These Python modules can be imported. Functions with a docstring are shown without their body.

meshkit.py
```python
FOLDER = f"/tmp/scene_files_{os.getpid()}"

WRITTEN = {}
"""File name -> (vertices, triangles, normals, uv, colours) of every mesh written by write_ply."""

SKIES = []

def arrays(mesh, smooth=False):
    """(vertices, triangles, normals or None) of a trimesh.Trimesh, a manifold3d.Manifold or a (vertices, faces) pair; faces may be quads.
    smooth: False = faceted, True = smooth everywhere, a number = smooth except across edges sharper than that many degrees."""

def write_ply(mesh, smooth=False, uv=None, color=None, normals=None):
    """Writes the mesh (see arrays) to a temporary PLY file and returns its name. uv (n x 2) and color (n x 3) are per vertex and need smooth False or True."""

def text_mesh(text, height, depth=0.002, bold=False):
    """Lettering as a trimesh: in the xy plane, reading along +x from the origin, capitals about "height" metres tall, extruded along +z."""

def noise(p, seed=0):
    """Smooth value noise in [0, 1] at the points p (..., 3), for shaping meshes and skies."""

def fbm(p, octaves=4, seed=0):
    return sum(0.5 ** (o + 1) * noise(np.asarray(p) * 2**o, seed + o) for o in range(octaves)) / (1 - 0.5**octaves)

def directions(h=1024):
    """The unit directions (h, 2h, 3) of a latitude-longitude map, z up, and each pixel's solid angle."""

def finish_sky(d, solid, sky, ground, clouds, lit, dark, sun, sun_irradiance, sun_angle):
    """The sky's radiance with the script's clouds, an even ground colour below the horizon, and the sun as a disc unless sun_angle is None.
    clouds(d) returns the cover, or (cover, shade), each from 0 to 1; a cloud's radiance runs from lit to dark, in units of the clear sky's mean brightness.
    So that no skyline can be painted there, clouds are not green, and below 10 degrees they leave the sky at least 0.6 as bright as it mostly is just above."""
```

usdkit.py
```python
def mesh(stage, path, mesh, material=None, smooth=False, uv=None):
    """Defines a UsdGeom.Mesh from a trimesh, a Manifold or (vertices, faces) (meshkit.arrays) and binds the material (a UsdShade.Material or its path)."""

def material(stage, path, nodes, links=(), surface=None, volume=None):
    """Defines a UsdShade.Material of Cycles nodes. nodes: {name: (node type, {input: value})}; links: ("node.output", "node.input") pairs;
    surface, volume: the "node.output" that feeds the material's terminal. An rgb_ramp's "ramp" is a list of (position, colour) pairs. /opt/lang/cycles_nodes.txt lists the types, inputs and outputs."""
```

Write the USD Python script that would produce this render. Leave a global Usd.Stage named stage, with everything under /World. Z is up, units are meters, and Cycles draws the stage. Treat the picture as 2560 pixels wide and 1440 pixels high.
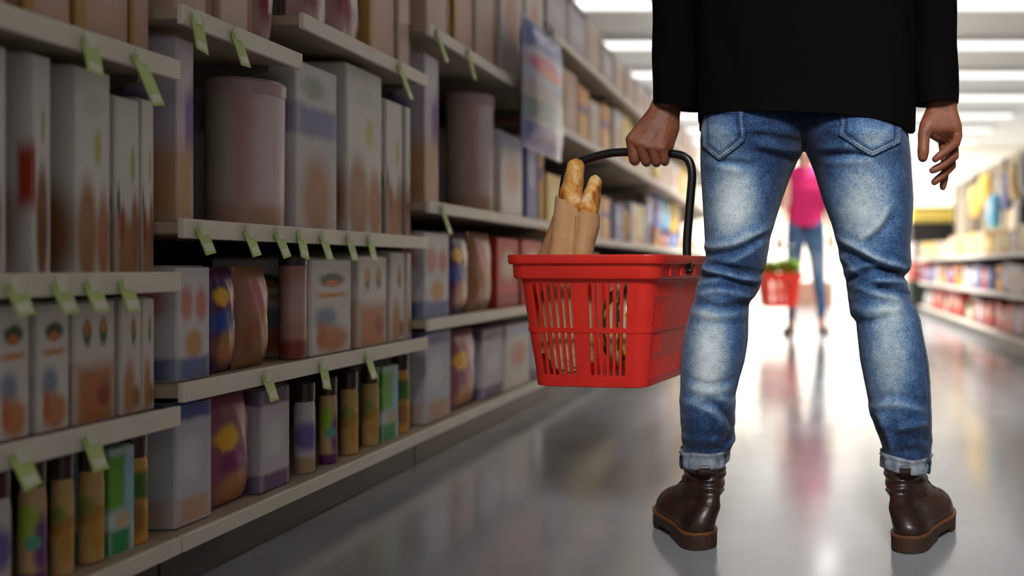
import math, random
import numpy as np
import trimesh
import manifold3d as m3
from shapely.geometry import Polygon, Point, LineString
from shapely import affinity, union_all
from pxr import Usd, UsdGeom, UsdLux, UsdShade, Gf, Sdf, Vt
import usdkit, meshkit

# ------------------------------------------------------------------ camera, light, exposure
F, CX, CY, H = 2400.0, 2010.0, 664.0, 0.6          # focal length and principal point in pixels of 2560x1440, eye height
stage = Usd.Stage.CreateInMemory()
UsdGeom.SetStageUpAxis(stage, UsdGeom.Tokens.z)
UsdGeom.SetStageMetersPerUnit(stage, 1.0)
UsdGeom.Xform.Define(stage, '/World')
UsdGeom.Scope.Define(stage, '/World/Looks')
cam = UsdGeom.Camera.Define(stage, '/World/camera')
cam.AddTranslateOp().Set((0, 0, H))
cam.AddRotateXYZOp().Set((90, 0, 0))
cam.CreateHorizontalApertureAttr(36.0)
cam.CreateVerticalApertureAttr(20.25)
cam.CreateFocalLengthAttr(F * 36 / 2560)
cam.CreateHorizontalApertureOffsetAttr((1280 - CX) * 36 / 2560)
cam.CreateVerticalApertureOffsetAttr((CY - 720) * 36 / 2560)
cam.CreateFStopAttr(1.4)
cam.CreateFocusDistanceAttr(2.02)
cam.CreateExposureAttr(0.16)
cam.CreateClippingRangeAttr((0.05, 200.0))

dome = UsdLux.DomeLight.Define(stage, '/World/sky_light')
dome.CreateIntensityAttr(0.105)
dome.CreateColorAttr((1.0, 0.97, 0.93))

def aim(prim, pos, to):
    z = np.array(pos, float) - np.array(to, float); z /= np.linalg.norm(z)
    x = np.cross([0, 0, 1.0], z); x /= np.linalg.norm(x)
    y = np.cross(z, x)
    UsdGeom.Xformable(prim).AddTransformOp().Set(Gf.Matrix4d(*x, 0, *y, 0, *z, 0, *map(float, pos), 1))

def spot(name, pos, to, radius, intensity, cone, soft, color=(1, 1, 1)):
    l = UsdLux.SphereLight.Define(stage, '/World/' + name)
    l.CreateRadiusAttr(radius); l.CreateIntensityAttr(intensity); l.CreateColorAttr(color)
    s = UsdLux.ShapingAPI.Apply(l.GetPrim())
    s.CreateShapingConeAngleAttr(cone); s.CreateShapingConeSoftnessAttr(soft)
    aim(l, pos, to)

LAMP = 1.8                                          # strength of the ceiling strip lamps
SPOTS = [('track_spot_light', (0.38, -0.85, 2.6), (0.25, 2.15, 0.62), 0.5, 46.0, 15.8, 0.6, (1.0, 0.99, 0.98)),
         ('aisle_spot_light', (0.62, 3.9, 3.2), (0.30, 4.5, 0.0), 0.15, 310.0, 25.0, 0.9, (1.0, 0.98, 0.96)),
         ('aisle_spot_light_001', (0.40, 5.4, 3.2), (0.05, 8.3, 0.7), 0.15, 400.0, 26.0, 0.9, (1.0, 0.97, 0.94)),
         ('hall_spot_light', (0.4, 8.6, 3.2), (0.4, 9.2, 0.0), 0.2, 760.0, 44.0, 0.8, (1.0, 0.97, 0.93)),
         ('hall_spot_light_001', (0.3, 12.6, 3.2), (0.3, 13.2, 0.0), 0.2, 700.0, 60.0, 0.8, (1.0, 0.97, 0.93)),
         ('hall_spot_light_002', (0.3, 17.4, 3.2), (0.3, 20.0, 0.8), 0.2, 1500.0, 75.0, 0.8, (1.0, 0.97, 0.92))]
for s in SPOTS:
    spot(*s)

# ------------------------------------------------------------------ helpers
def P(px, py, Y):
    """The point at depth Y that the pixel (2560x1440) shows."""
    return np.array([(px - CX) * Y / F, Y, H - (py - CY) * Y / F])

def lin(c):
    c = np.array(c, float) / 255.0
    return tuple(np.where(c < 0.04045, c / 12.92, ((c + 0.055) / 1.055) ** 2.4))

MATS = {}
def mat(name, nodes, links=(), surface='p.BSDF', volume=None):
    m = usdkit.material(stage, '/World/Looks/' + name, nodes, links, surface, volume)
    MATS[name] = m
    return m

def plain(name, rgb, rough=0.5, spec=0.5, metal=0.0, noise_scale=0, noise_amt=0.12, bump=0.0, bump_scale=200, **kw):
    if name in MATS: return MATS[name]
    c = lin(rgb)
    nodes = {'p': ('principled_bsdf', {'base_color': c, 'roughness': rough, 'specular_ior_level': spec, 'metallic': metal, **kw})}
    links = []
    if noise_scale or bump:
        nodes['tc'] = ('texture_coordinate', {})
    if noise_scale:
        nodes['n'] = ('noise_texture', {'scale': noise_scale, 'detail': 4.0})
        nodes['r'] = ('rgb_ramp', {'ramp': [(0.25, tuple(x * (1 - noise_amt) for x in c)), (0.75, tuple(min(1, x * (1 + noise_amt)) for x in c))]})
        links += [('tc.object', 'n.vector'), ('n.fac', 'r.fac'), ('r.color', 'p.base_color')]
    if bump:
        nodes['bn'] = ('noise_texture', {'scale': bump_scale, 'detail': 3.0})
        nodes['b'] = ('bump', {'strength': bump, 'distance': 0.002})
        links += [('tc.object', 'bn.vector'), ('bn.fac', 'b.height'), ('b.normal', 'p.normal')]
    return mat(name, nodes, links)

def print_mat(name, base, marks, rough=0.45, wob=0.05):
    """A printed pack: soft-edged marks over a base colour, on the mesh's st coordinates. marks: (e|r, u, v, half width, half height, rgb, softness)."""
    nodes = {'st': ('attribute', {'attribute': 'st'}),
             'n': ('noise_texture', {'scale': 7.0, 'detail': 2.0}),
             'ns': ('vector_math', {'math_type': 'subtract', 'vector2': (0.5, 0.5, 0.5)}),
             'nm': ('vector_math', {'math_type': 'scale', 'scale': wob}),
             'uv': ('vector_math', {'math_type': 'add'}),
             'base': ('color', {'value': lin(base)}),
             'p': ('principled_bsdf', {'roughness': rough, 'specular_ior_level': 0.35})}
    links = [('st.vector', 'n.vector'), ('n.color', 'ns.vector1'), ('ns.vector', 'nm.vector1'), ('st.vector', 'uv.vector1'), ('nm.vector', 'uv.vector2')]
    last = 'base.color'
    for i, (kind, u, v, ru, rv, col, soft) in enumerate(marks):
        a, b, c, d, e = (f'{x}{i}' for x in ('sub', 'mul', 'len', 'map', 'mix'))
        nodes[a] = ('vector_math', {'math_type': 'subtract', 'vector2': (u, v, 0)})
        nodes[b] = ('vector_math', {'math_type': 'multiply', 'vector2': (1 / ru, 1 / rv, 0)})
        links += [('uv.vector', a + '.vector1'), (a + '.vector', b + '.vector1')]
        if kind == 'e':
            nodes[c] = ('vector_math', {'math_type': 'length'})
            links += [(b + '.vector', c + '.vector1')]
            src = c + '.value'
        else:
            nodes[c + 'a'] = ('vector_math', {'math_type': 'absolute'})
            nodes[c + 's'] = ('separate_xyz', {})
            nodes[c] = ('math', {'math_type': 'maximum'})
            links += [(b + '.vector', c + 'a.vector1'), (c + 'a.vector', c + 's.vector'), (c + 's.x', c + '.value1'), (c + 's.y', c + '.value2')]
            src = c + '.value'
        nodes[d] = ('map_range', {'range_type': 'smoothstep', 'from_min': 1 + soft, 'from_max': 1 - soft, 'to_min': 0.0, 'to_max': 1.0, 'clamp': True})
        nodes[e] = ('mix', {'mix_type': 'mix', 'color2': lin(col)})
        links += [(src, d + '.value'), (d + '.result', e + '.fac'), (last, e + '.color1')]
        last = e + '.color'
    links.append((last, 'p.base_color'))
    return mat(name, nodes, links)

COUNT = {}
def numbered(parent, name):
    k = (parent, name); n = COUNT.get(k, 0); COUNT[k] = n + 1
    return f'{parent}/{name}' if n == 0 else f'{parent}/{name}_{n:03d}'

def tag(prim, label=None, cat=None, group=None, kind=None):
    prim = prim.GetPrim() if hasattr(prim, 'GetPrim') else prim
    for k, v in (('label', label), ('category', cat), ('group', group), ('kind', kind)):
        if v: prim.SetCustomDataByKey(k, v)
    return prim

def obj(name, mesh, material, parent='/World', smooth=False, uv=None, label=None, attrs=None):
    path = numbered(str(parent), name)
    m = usdkit.mesh(stage, path, mesh, material, smooth=smooth, uv=uv)
    if label: tag(m, label)
    for k, v in (attrs or {}).items():
        v = np.asarray(v, np.float32)
        api = UsdGeom.PrimvarsAPI(m)
        if v.ndim == 1:
            api.CreatePrimvar(k, Sdf.ValueTypeNames.FloatArray, 'vertex').Set(Vt.FloatArray.FromNumpy(v))
        else:
            api.CreatePrimvar(k, Sdf.ValueTypeNames.Color3fArray, 'vertex').Set(Vt.Vec3fArray.FromNumpy(v))
    return path

def thing(name, label, cat, loc=(0, 0, 0), rotz=0.0, group=None, scale=None):
    path = numbered('/World', name)
    x = UsdGeom.Xform.Define(stage, path)
    x.AddTranslateOp().Set(Gf.Vec3d(*map(float, loc)))
    if rotz: x.AddRotateZOp().Set(float(rotz))
    if scale is not None: x.AddScaleOp().Set(Gf.Vec3f(*map(float, scale)))
    tag(x, label, cat, group)
    return path

def struct(name, mesh, material, **kw):
    p = obj(name, mesh, material, **kw); tag(stage.GetPrimAtPath(p), kind='structure'); return p

def box(x0, y0, z0, x1, y1, z1):
    b = trimesh.creation.box((x1 - x0, y1 - y0, z1 - z0)); b.apply_translation(((x0 + x1) / 2, (y0 + y1) / 2, (z0 + z1) / 2)); return b

def cbox(x0, y0, z0, x1, y1, z1, c=0.002):
    pts = []
    for a, s in ((x0, 1), (x1, -1)):
        for b, t in ((y0, 1), (y1, -1)):
            for d, u in ((z0, 1), (z1, -1)):
                pts += [(a + s * c, b + t * c, d), (a + s * c, b, d + u * c), (a, b + t * c, d + u * c)]
    return trimesh.convex.convex_hull(np.array(pts))

def cat_(*ms): return trimesh.util.concatenate(list(ms))

def grid_faces(rows, cols, wrap):
    i, j = np.meshgrid(np.arange(rows - 1), np.arange(cols if wrap else cols - 1), indexing='ij')
    a, b = i * cols + j, i * cols + (j + 1) % cols
    q = np.stack([a, b, b + cols, a + cols], -1).reshape(-1, 4)
    return np.vstack([q[:, [0, 1, 2]], q[:, [0, 2, 3]]])

def loft(rings, cap=True):
    """Closed rings (n, k, 3) to a closed mesh with outward faces."""
    rings = np.asarray(rings, float); n, k = rings.shape[:2]
    v = rings.reshape(-1, 3); f = grid_faces(n, k, True)
    if cap:
        v = np.vstack([v, rings[0].mean(0), rings[-1].mean(0)])
        j = np.arange(k); e = (n - 1) * k
        f = np.vstack([f, np.stack([(j + 1) % k, j, np.full(k, n * k)], 1), np.stack([e + j, e + (j + 1) % k, np.full(k, n * k + 1)], 1)])
    m = trimesh.Trimesh(v, f, process=False)
    if cap and m.volume < 0: m.invert()
    return m

def smoothline(p, n, closed=False):
    """Catmull-Rom resample."""
    p = np.asarray(p, float)
    from scipy.interpolate import CubicSpline, PchipInterpolator
    d = np.r_[0, np.cumsum(np.maximum(np.linalg.norm(np.diff(p, axis=0), axis=1), 1e-9) ** 0.5)]
    return CubicSpline(d, p, bc_type='natural')(np.linspace(0, d[-1], n)) if len(p) > 2 else p[0] + (p[1] - p[0]) * np.linspace(0, 1, n)[:, None]

def tube(path, radii, sides=12, flat=1.0, up=(0, 0, 1)):
    p = np.asarray(path, float); r = np.broadcast_to(np.asarray(radii, float), (len(p),))
    t = np.gradient(p, axis=0); t /= np.linalg.norm(t, axis=1, keepdims=True) + 1e-12
    a = np.cross(t[0], up)
    if np.linalg.norm(a) < 1e-3: a = np.cross(t[0], (1, 0, 0))
    A = []
    for k in range(len(p)):
        a = a - t[k] * (a @ t[k]); a = a / np.linalg.norm(a); A.append(a.copy())
    A = np.array(A); B = np.cross(t, A)
    ang = np.arange(sides) * 2 * np.pi / sides
    rings = p[:, None] + r[:, None, None] * (np.cos(ang)[None, :, None] * A[:, None] + flat * np.sin(ang)[None, :, None] * B[:, None])
    return loft(rings)

def lathe(profile, n=28):
    """profile (r, z) from bottom to top, closed at the axis."""
    pr = np.asarray(profile, float); ang = np.arange(n) * 2 * np.pi / n
    rings = np.stack([pr[:, 0:1] * np.cos(ang), pr[:, 0:1] * np.sin(ang), np.repeat(pr[:, 1:2], n, 1)], -1)
    return loft(rings)

def man(m):
    m = m.copy(); m.merge_vertices(digits_vertex=7) if hasattr(m, 'merge_vertices') else None
    return m3.Manifold(m3.Mesh(np.asarray(m.vertices, np.float32), np.asarray(m.faces, np.uint32)))

def tri(mm):
    m = mm.to_mesh()
    return trimesh.Trimesh(np.asarray(m.vert_properties[:, :3], float), np.asarray(m.tri_verts, int), process=False)

def sph(c, r, seg=20): return m3.Manifold.sphere(float(r), seg).translate([float(x) for x in c])

def bones(chain, seg=20):
    """chain: [(point, radius), ...] -> list of hulls of neighbouring spheres."""
    return [m3.Manifold.batch_hull([sph(*a, seg), sph(*b, seg)]) for a, b in zip(chain[:-1], chain[1:])]

def boxuv(m):
    """Unshared vertices and st coordinates in the mesh's bounds by the dominant normal."""
    v = m.vertices[m.faces].reshape(-1, 3); f = np.arange(len(v)).reshape(-1, 3)
    n = np.repeat(m.face_normals, 3, 0); lo, hi = m.bounds
    t = (v - lo) / np.maximum(hi - lo, 1e-9)
    ax = np.abs(n).argmax(1)
    u = np.where(ax == 1, np.where(n[:, 1] < 0, 1 - t[:, 0], t[:, 0]), np.where(n[:, 0] < 0, 1 - t[:, 1], t[:, 1]))
    w = np.where(ax == 2, 0.97, t[:, 2])
    return trimesh.Trimesh(v, f, process=False), np.stack([u, w], 1)

def latheuv(profile, n=28):
    """Lathe with st: u runs once around, with its middle facing the aisle and the viewer."""
    pr = np.asarray(profile, float)
    ang = np.arange(n + 1) * 2 * np.pi / n + math.pi * 0.75 - math.pi * 0.0
    rings = np.stack([pr[:, 0:1] * np.cos(ang), pr[:, 0:1] * np.sin(ang), np.repeat(pr[:, 1:2], n + 1, 1)], -1)
    f = grid_faces(len(pr), n + 1, False)
    u = np.broadcast_to(np.arange(n + 1) / n, rings.shape[:2]); z = rings[..., 2]
    u = (u * 2) % 1.0 if False else u
    v = (z - z.min()) / (z.max() - z.min())
    return trimesh.Trimesh(rings.reshape(-1, 3), f, process=False), np.stack([u, v], -1).reshape(-1, 2)

# ------------------------------------------------------------------ the room
def floor_material():
    nodes = {'g': ('geometry', {}),
             'n': ('noise_texture', {'scale': 1.3, 'detail': 5.0, 'roughness': 0.6}),
             'r': ('rgb_ramp', {'ramp': [(0.3, lin((150, 153, 158))), (0.7, lin((170, 173, 178)))]}),
             'n2': ('noise_texture', {'scale': 2.2, 'detail': 3.0}),
             'rr': ('map_range', {'from_min': 0.3, 'from_max': 0.7, 'to_min': 0.16, 'to_max': 0.26, 'clamp': True}),
             'p': ('principled_bsdf', {'specular_ior_level': 0.6, 'coat_weight': 0.55, 'coat_roughness': 0.12})}
    return mat('polished_floor', nodes, [('g.position', 'n.vector'), ('n.fac', 'r.fac'), ('r.color', 'p.base_color'), ('g.position', 'n2.vector'), ('n2.fac', 'rr.value'), ('rr.result', 'p.roughness')])
M_floor = floor_material()
M_ceil = plain('ceiling_white', (222, 222, 220), 0.8, 0.2, noise_scale=3, noise_amt=0.03)
M_wall = plain('wall_cream', (240, 234, 222), 0.8, 0.2, noise_scale=2, noise_amt=0.03)
YB, ZC = 22.0, 3.3
struct('floor', box(-5, -2, -0.06, 5, YB, 0), M_floor)
struct('ceiling', box(-5, -2, ZC, 5, YB, ZC + 0.1), M_ceil)
struct('wall_back', box(-5, YB, -0.06, 5, YB + 0.1, ZC + 0.1), M_wall)
struct('wall_left', box(-5.1, -2, -0.06, -5, YB + 0.1, ZC + 0.1), M_wall)
struct('wall_right', box(5, -2, -0.06, 5.1, YB + 0.1, ZC + 0.1), M_wall)

# ceiling lamps: rows of tube panels across the aisle, farther on
M_lampframe = plain('lamp_frame_white', (235, 235, 235), 0.4)
mat('lamp_glow', {'e': ('emission', {'color': (1.0, 0.97, 0.93), 'strength': LAMP})}, surface='e.emission')
row = 0
for Y in (9.7, 11.5, 13.3, 15.1, 16.9, 18.7, 20.5):
    row += 1
    for k, X in enumerate((-2.6, 0.0, 2.6)):
        side = ('left', 'middle', 'right')[k]
        nth = ('nearest', 'second', 'third', 'fourth', 'fifth', 'sixth', 'farthest')[row - 1]
        t = thing('ceiling_light', f'white strip lamp across the ceiling, {side} one of the {nth} row', 'ceiling light', (X, Y, ZC), group='strip lamps on the ceiling')
        fr = cat_(box(-1.1, -0.24, -0.07, 1.1, -0.2, 0), box(-1.1, 0.2, -0.07, 1.1, 0.24, 0), box(-1.1, -0.2, -0.07, -1.06, 0.2, 0), box(1.06, -0.2, -0.07, 1.1, 0.2, 0))
        obj('lamp_frame', fr, M_lampframe, t)
        obj('diffuser', box(-1.06, -0.2, -0.055, 1.06, 0.2, -0.03), MATS['lamp_glow'], t)

# ------------------------------------------------------------------ shelving
M_lip = plain('shelf_lip_cream', (238, 231, 216), 0.45, noise_scale=8, noise_amt=0.05)
M_deck = plain('shelf_deck_beige', (176, 160, 138), 0.5, noise_scale=8, noise_amt=0.06)
M_back = plain('shelf_back_dark', (64, 54, 44), 0.7, noise_scale=6, noise_amt=0.1)
M_back2 = plain('shelf_back_cream', (206, 196, 176), 0.7, noise_scale=6, noise_amt=0.06)
M_kick = plain('kick_plate_dark', (44, 40, 40), 0.4, noise_scale=5, noise_amt=0.1)
M_kick2 = plain('kick_plate_grey', (118, 112, 100), 0.45, noise_scale=5, noise_amt=0.1)
M_post = plain('shelf_post_grey', (120, 112, 100), 0.45)
M_tag = plain('price_tag_lime', (190, 214, 128), 0.5, noise_scale=40, noise_amt=0.1)
M_tag2 = plain('price_tag_print', (236, 236, 214), 0.5)
WL, WR, DEP = 1.14, 1.46, 0.46

def gondola(side, Y0, Y1, zs, ztop, label, kick, halves=None):
    """One bay: side -1 left or +1 right; local x runs from the lip (0) into the shelf."""
    X = -WL if side < 0 else WR
    t = thing('shelf_unit', label, 'shelving', (X, Y0, 0))
    L = Y1 - Y0
    def bx(x0, y0, z0, x1, y1, z1, c=0.0015):
        a, b = sorted((side * x0, side * x1)); return cbox(a, y0, z0, b, y1, z1, c)
    obj('back_panel', bx(DEP, 0.004, 0.0, DEP + 0.02, L - 0.004, ztop), M_back if side < 0 else M_back2, t)
    for y in (0.002, L - 0.032):
        obj('upright', bx(DEP - 0.03, y, 0.1, DEP, y + 0.03, ztop), M_post, t)
    d = obj('base_deck', bx(0.0, 0.003, 0.085, DEP, L - 0.003, 0.104), M_deck, t)
    obj('price_channel', bx(-0.012, 0.003, 0.078, 0.0, L - 0.003, 0.108), M_lip, d)
    obj('kick_plate', bx(0.03, 0.003, 0.0, 0.05, L - 0.003, 0.085), kick, t)
    for z in zs:
        y0, y1 = 0.004, L - 0.004
        if isinstance(z, tuple): z, y0, y1 = z[0], z[1] - Y0 + 0.002, z[2] - Y0 - 0.002
        s = obj('shelf', bx(0.0, y0, z - 0.022, DEP, y1, z), M_deck, t)
        obj('price_channel', bx(-0.012, y0, z - 0.03, 0.0, y1, z + 0.006), M_lip, s)
        for yb in (y0 + 0.004, y1 - 0.01):
            br = trimesh.creation.extrude_polygon(Polygon([(0.06, 0), (DEP - 0.03, 0), (DEP - 0.03, -0.09), (0.06, -0.012)]), 0.006)
            br.apply_transform(np.array([[side, 0, 0, 0], [0, 0, 1, yb], [0, 1, 0, z - 0.022], [0, 0, 0, 1]]))
            if br.volume < 0: br.invert()
            obj('bracket', br, M_post, s)
    return t

def yl(px): return F * WL / (CX - px)
BY = [1.02, yl(440), yl(1062), yl(1380), 5.9, 7.5, 9.1, 10.7, 12.3]
MID = yl(745)
LEFT = [('nearest', [0.34, 0.583, 0.965]), ('second', [0.38, 0.68, (1.07, BY[1], MID), (1.165, MID, BY[2])]), ('third', [0.432, 0.79, 1.325]),
        ('fourth', [0.45, 0.745, 1.25, 1.66]), ('fifth', [0.45, 0.745, 1.25, 1.66]), ('sixth', [0.45, 0.745, 1.25, 1.66]), ('seventh', [0.45, 0.745, 1.25, 1.66]), ('farthest', [0.45, 0.745, 1.25, 1.66])]
for i, (nm, zs) in enumerate(LEFT):
    gondola(-1, BY[i], BY[i + 1], zs, 2.05, f'dark-backed shelving bay with cream shelf lips, {nm} bay on the left of the aisle', M_kick)
RY = [6.1, 7.6, 9.1, 10.6, 12.1]
for i, nm in enumerate(('nearest', 'second', 'third', 'farthest')):
    gondola(1, RY[i], RY[i + 1], [0.40, 0.69], 1.62, f'low shelving bay with grey kick plate, {nm} bay on the right of the aisle', M_kick2)

# ------------------------------------------------------------------ goods: one class prim per kind, copies placed on the shelves
stage.CreateClassPrim('/goods')
KINDS = {}
M_brownlid = plain('lid_dark_brown', (66, 34, 24), 0.35)
M_whitelid = plain('lid_white', (225, 222, 216), 0.4)
M_pinklid = plain('lid_pink_grey', (196, 172, 172), 0.4)
M_greylid = plain('lid_dark_grey', (60, 58, 58), 0.4)
M_redlid = plain('lid_red', (170, 40, 32), 0.4)

def define(kind, form, dims, material, desc, cat, lid=None):
    p = f'/goods/{kind}'
    UsdGeom.Xform.Define(stage, p)
    dx, dy, dz = dims
    if form == 'carton':
        b, uv = boxuv(cbox(-dx / 2, -dy / 2, 0, dx / 2, dy / 2, dz, 0.003)); obj('body', b, material, p, uv=uv)
        fl, uv = boxuv(cbox(-dx / 2 + 0.004, -dy / 2 + 0.004, dz, dx / 2 - 0.01, dy / 2 - 0.004, dz + 0.0025, 0.001)); obj('top_flap', fl, lid or material, p, uv=uv)
    elif form == 'jar':
        r = dy / 2
        b, uv = latheuv([(0, 0), (r * .9, 0), (r, dz * .03), (r, dz * .68), (r * .97, dz * .74), (r * .90, dz * .79), (r * .88, dz * .82), (0, dz * .82)]); obj('body', b, material, p, uv=uv, smooth=True)
        obj('lid', lathe([(0, dz * .795), (r * .94, dz * .795), (r * .96, dz * .81), (r * .96, dz * .985), (r * .92, dz), (0, dz)]), lid, p, smooth=35)
    elif form == 'tub':
        r = dy / 2
        b, uv = latheuv([(0, 0), (r * .93, 0), (r * .95, dz * .02), (r * .97, dz * .93), (0, dz * .93)], 36); obj('body', b, material, p, uv=uv, smooth=True)
        obj('lid', lathe([(0, dz * .90), (r * .985, dz * .90), (r, dz * .915), (r, dz * .98), (r * .95, dz), (r * .6, dz * .992), (0, dz * .992)], 36), lid, p, smooth=35)
    elif form == 'bag':
        n, k = 15, 11
        u, v = np.meshgrid(np.linspace(0, 1, k), np.linspace(0, 1, n))
        th = dx / 2 * (np.clip(np.sin(np.pi * np.clip(v * 1.02, 0, 1)), 0, 1) ** 0.28) * (np.clip(4 * u * (1 - u), 0, 1) ** 0.28)
        th = np.where(v > 0.93, 0.0015, np.maximum(th, 0.0015)) + 0.004 * np.sin(u * 19 + v * 13) * (v < 0.9) * (v > 0.05)
        th = np.maximum(th, 0.0012)
        wav = 0.003 * np.sin(u * 40) * (v > 0.9)
        y = (u - .5) * dy * (1 - 0.06 * np.sin(np.pi * v)); z = v * dz
        a = np.stack([th + wav, y, z], -1).reshape(-1, 3); b = np.stack([-th + wav, y, z], -1).reshape(-1, 3)
        f = grid_faces(n, k, False)
        rim = np.r_[np.arange(k), np.arange(1, n) * k + k - 1, (n - 1) * k + np.arange(k - 2, -1, -1), np.arange(n - 2, 0, -1) * k]
        N = n * k; r2 = np.roll(rim, -1)
        side = np.vstack([np.stack([rim, rim + N, r2 + N], 1), np.stack([rim, r2 + N, r2], 1)])
        m = trimesh.Trimesh(np.vstack([a, b]), np.vstack([f, f[:, ::-1] + N, side]), process=False)
        if m.volume < 0: m.invert()
        uv = np.stack([u, v], -1).reshape(-1, 2)
        obj('body', m, material, p, uv=np.vstack([uv, uv]), smooth=True)
        seal, suv = boxuv(cbox(-0.0035, -dy / 2 * .99, dz * .935, 0.0035, dy / 2 * .99, dz * .995, 0.001)); obj('top_seal', seal, lid or material, p, uv=suv)
    elif form == 'bottle':
        r = dy / 2
        b, uv = latheuv([(0, 0), (r * .9, 0), (r, dz * .03), (r, dz * .55), (r * .9, dz * .64), (r * .45, dz * .78), (r * .38, dz * .86), (0, dz * .86)]); obj('body', b, material, p, uv=uv, smooth=True)
        obj('cap', lathe([(0, dz * .85), (r * .48, dz * .85), (r * .5, dz * .86), (r * .5, dz * .985), (r * .46, dz), (0, dz)]), lid, p, smooth=35)
    KINDS[kind] = (p, dims, desc, cat, form)

W_, BR, TAN = (228, 224, 222), (150, 98, 60), (196, 150, 108)
# kinds seen on the left shelves
define('cereal_white', 'carton', (.22, .085, .34), print_mat('print_cereal_white', W_, [('e', .5, .24, .36, .26, (140, 92, 56), .35), ('e', .5, .16, .24, .13, (112, 70, 40), .4), ('e', .55, .68, .10, .08, (170, 178, 92), .5), ('r', .05, .45, .05, .14, (178, 66, 40), .5)]), 'tall white carton with brown oval picture', 'carton')
define('cereal_cream', 'carton', (.22, .09, .34), print_mat('print_cereal_cream', (224, 222, 216), [('e', .3, .2, .3, .26, (150, 104, 66), .4), ('e', .78, .18, .2, .22, (168, 112, 74), .4), ('e', .62, .62, .1, .09, (186, 190, 108), .5), ('e', .5, .82, .3, .05, (206, 214, 206), .5)]), 'tall cream carton with brown grain picture', 'carton')
define('cereal_low', 'carton', (.2, .085, .29), print_mat('print_cereal_low', (222, 220, 214), [('r', .5, .13, .5, .2, (158, 112, 76), .5), ('e', .25, .28, .12, .12, (150, 60, 44), .5), ('e', .8, .25, .16, .2, (150, 96, 60), .4), ('e', .7, .62, .1, .1, (176, 184, 110), .5), ('e', .1, .4, .06, .1, (60, 62, 56), .5)]), 'shorter white carton with russet lower picture', 'carton')
define('emblem_box', 'carton', (.2, .1, .2), print_mat('print_emblem_box', (222, 218, 212), [('e', .5, .78, .3, .07, (64, 84, 48), .35), ('e', .5, .74, .16, .04, (206, 120, 52), .4), ('r', .5, .62, .34, .025, (206, 150, 96), .5), ('e', .35, .38, .26, .12, (128, 148, 170), .5), ('e', .55, .16, .34, .14, (196, 130, 80), .4), ('e', .25, .2, .12, .14, (190, 104, 60), .5)]), 'white carton with green emblem', 'carton')
define('flake_box', 'carton', (.2, .12, .2), print_mat('print_flake_box', (220, 214, 206), [('e', .3, .74, .1, .11, (70, 110, 52), .4), ('e', .7, .74, .1, .11, (70, 110, 52), .4), ('e', .3, .78, .06, .06, (216, 130, 52), .4), ('e', .7, .78, .06, .06, (216, 130, 52), .4), ('r', .5, .2, .46, .27, (178, 124, 80), .35), ('e', .45, .2, .3, .16, (190, 118, 62), .4), ('e', .7, .22, .16, .1, (150, 70, 56), .5)]), 'white carton with two plant emblems over flakes', 'carton')
define('oat_box', 'carton', (.2, .1, .2), print_mat('print_oat_box', (222, 216, 210), [('e', .62, .72, .12, .12, (108, 128, 66), .4), ('e', .62, .76, .06, .06, (206, 130, 60), .4), ('e', .4, .2, .3, .26, (186, 138, 96), .5), ('e', .75, .14, .2, .1, (170, 112, 70), .5)]), 'white carton with single plant emblem', 'carton')
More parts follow.
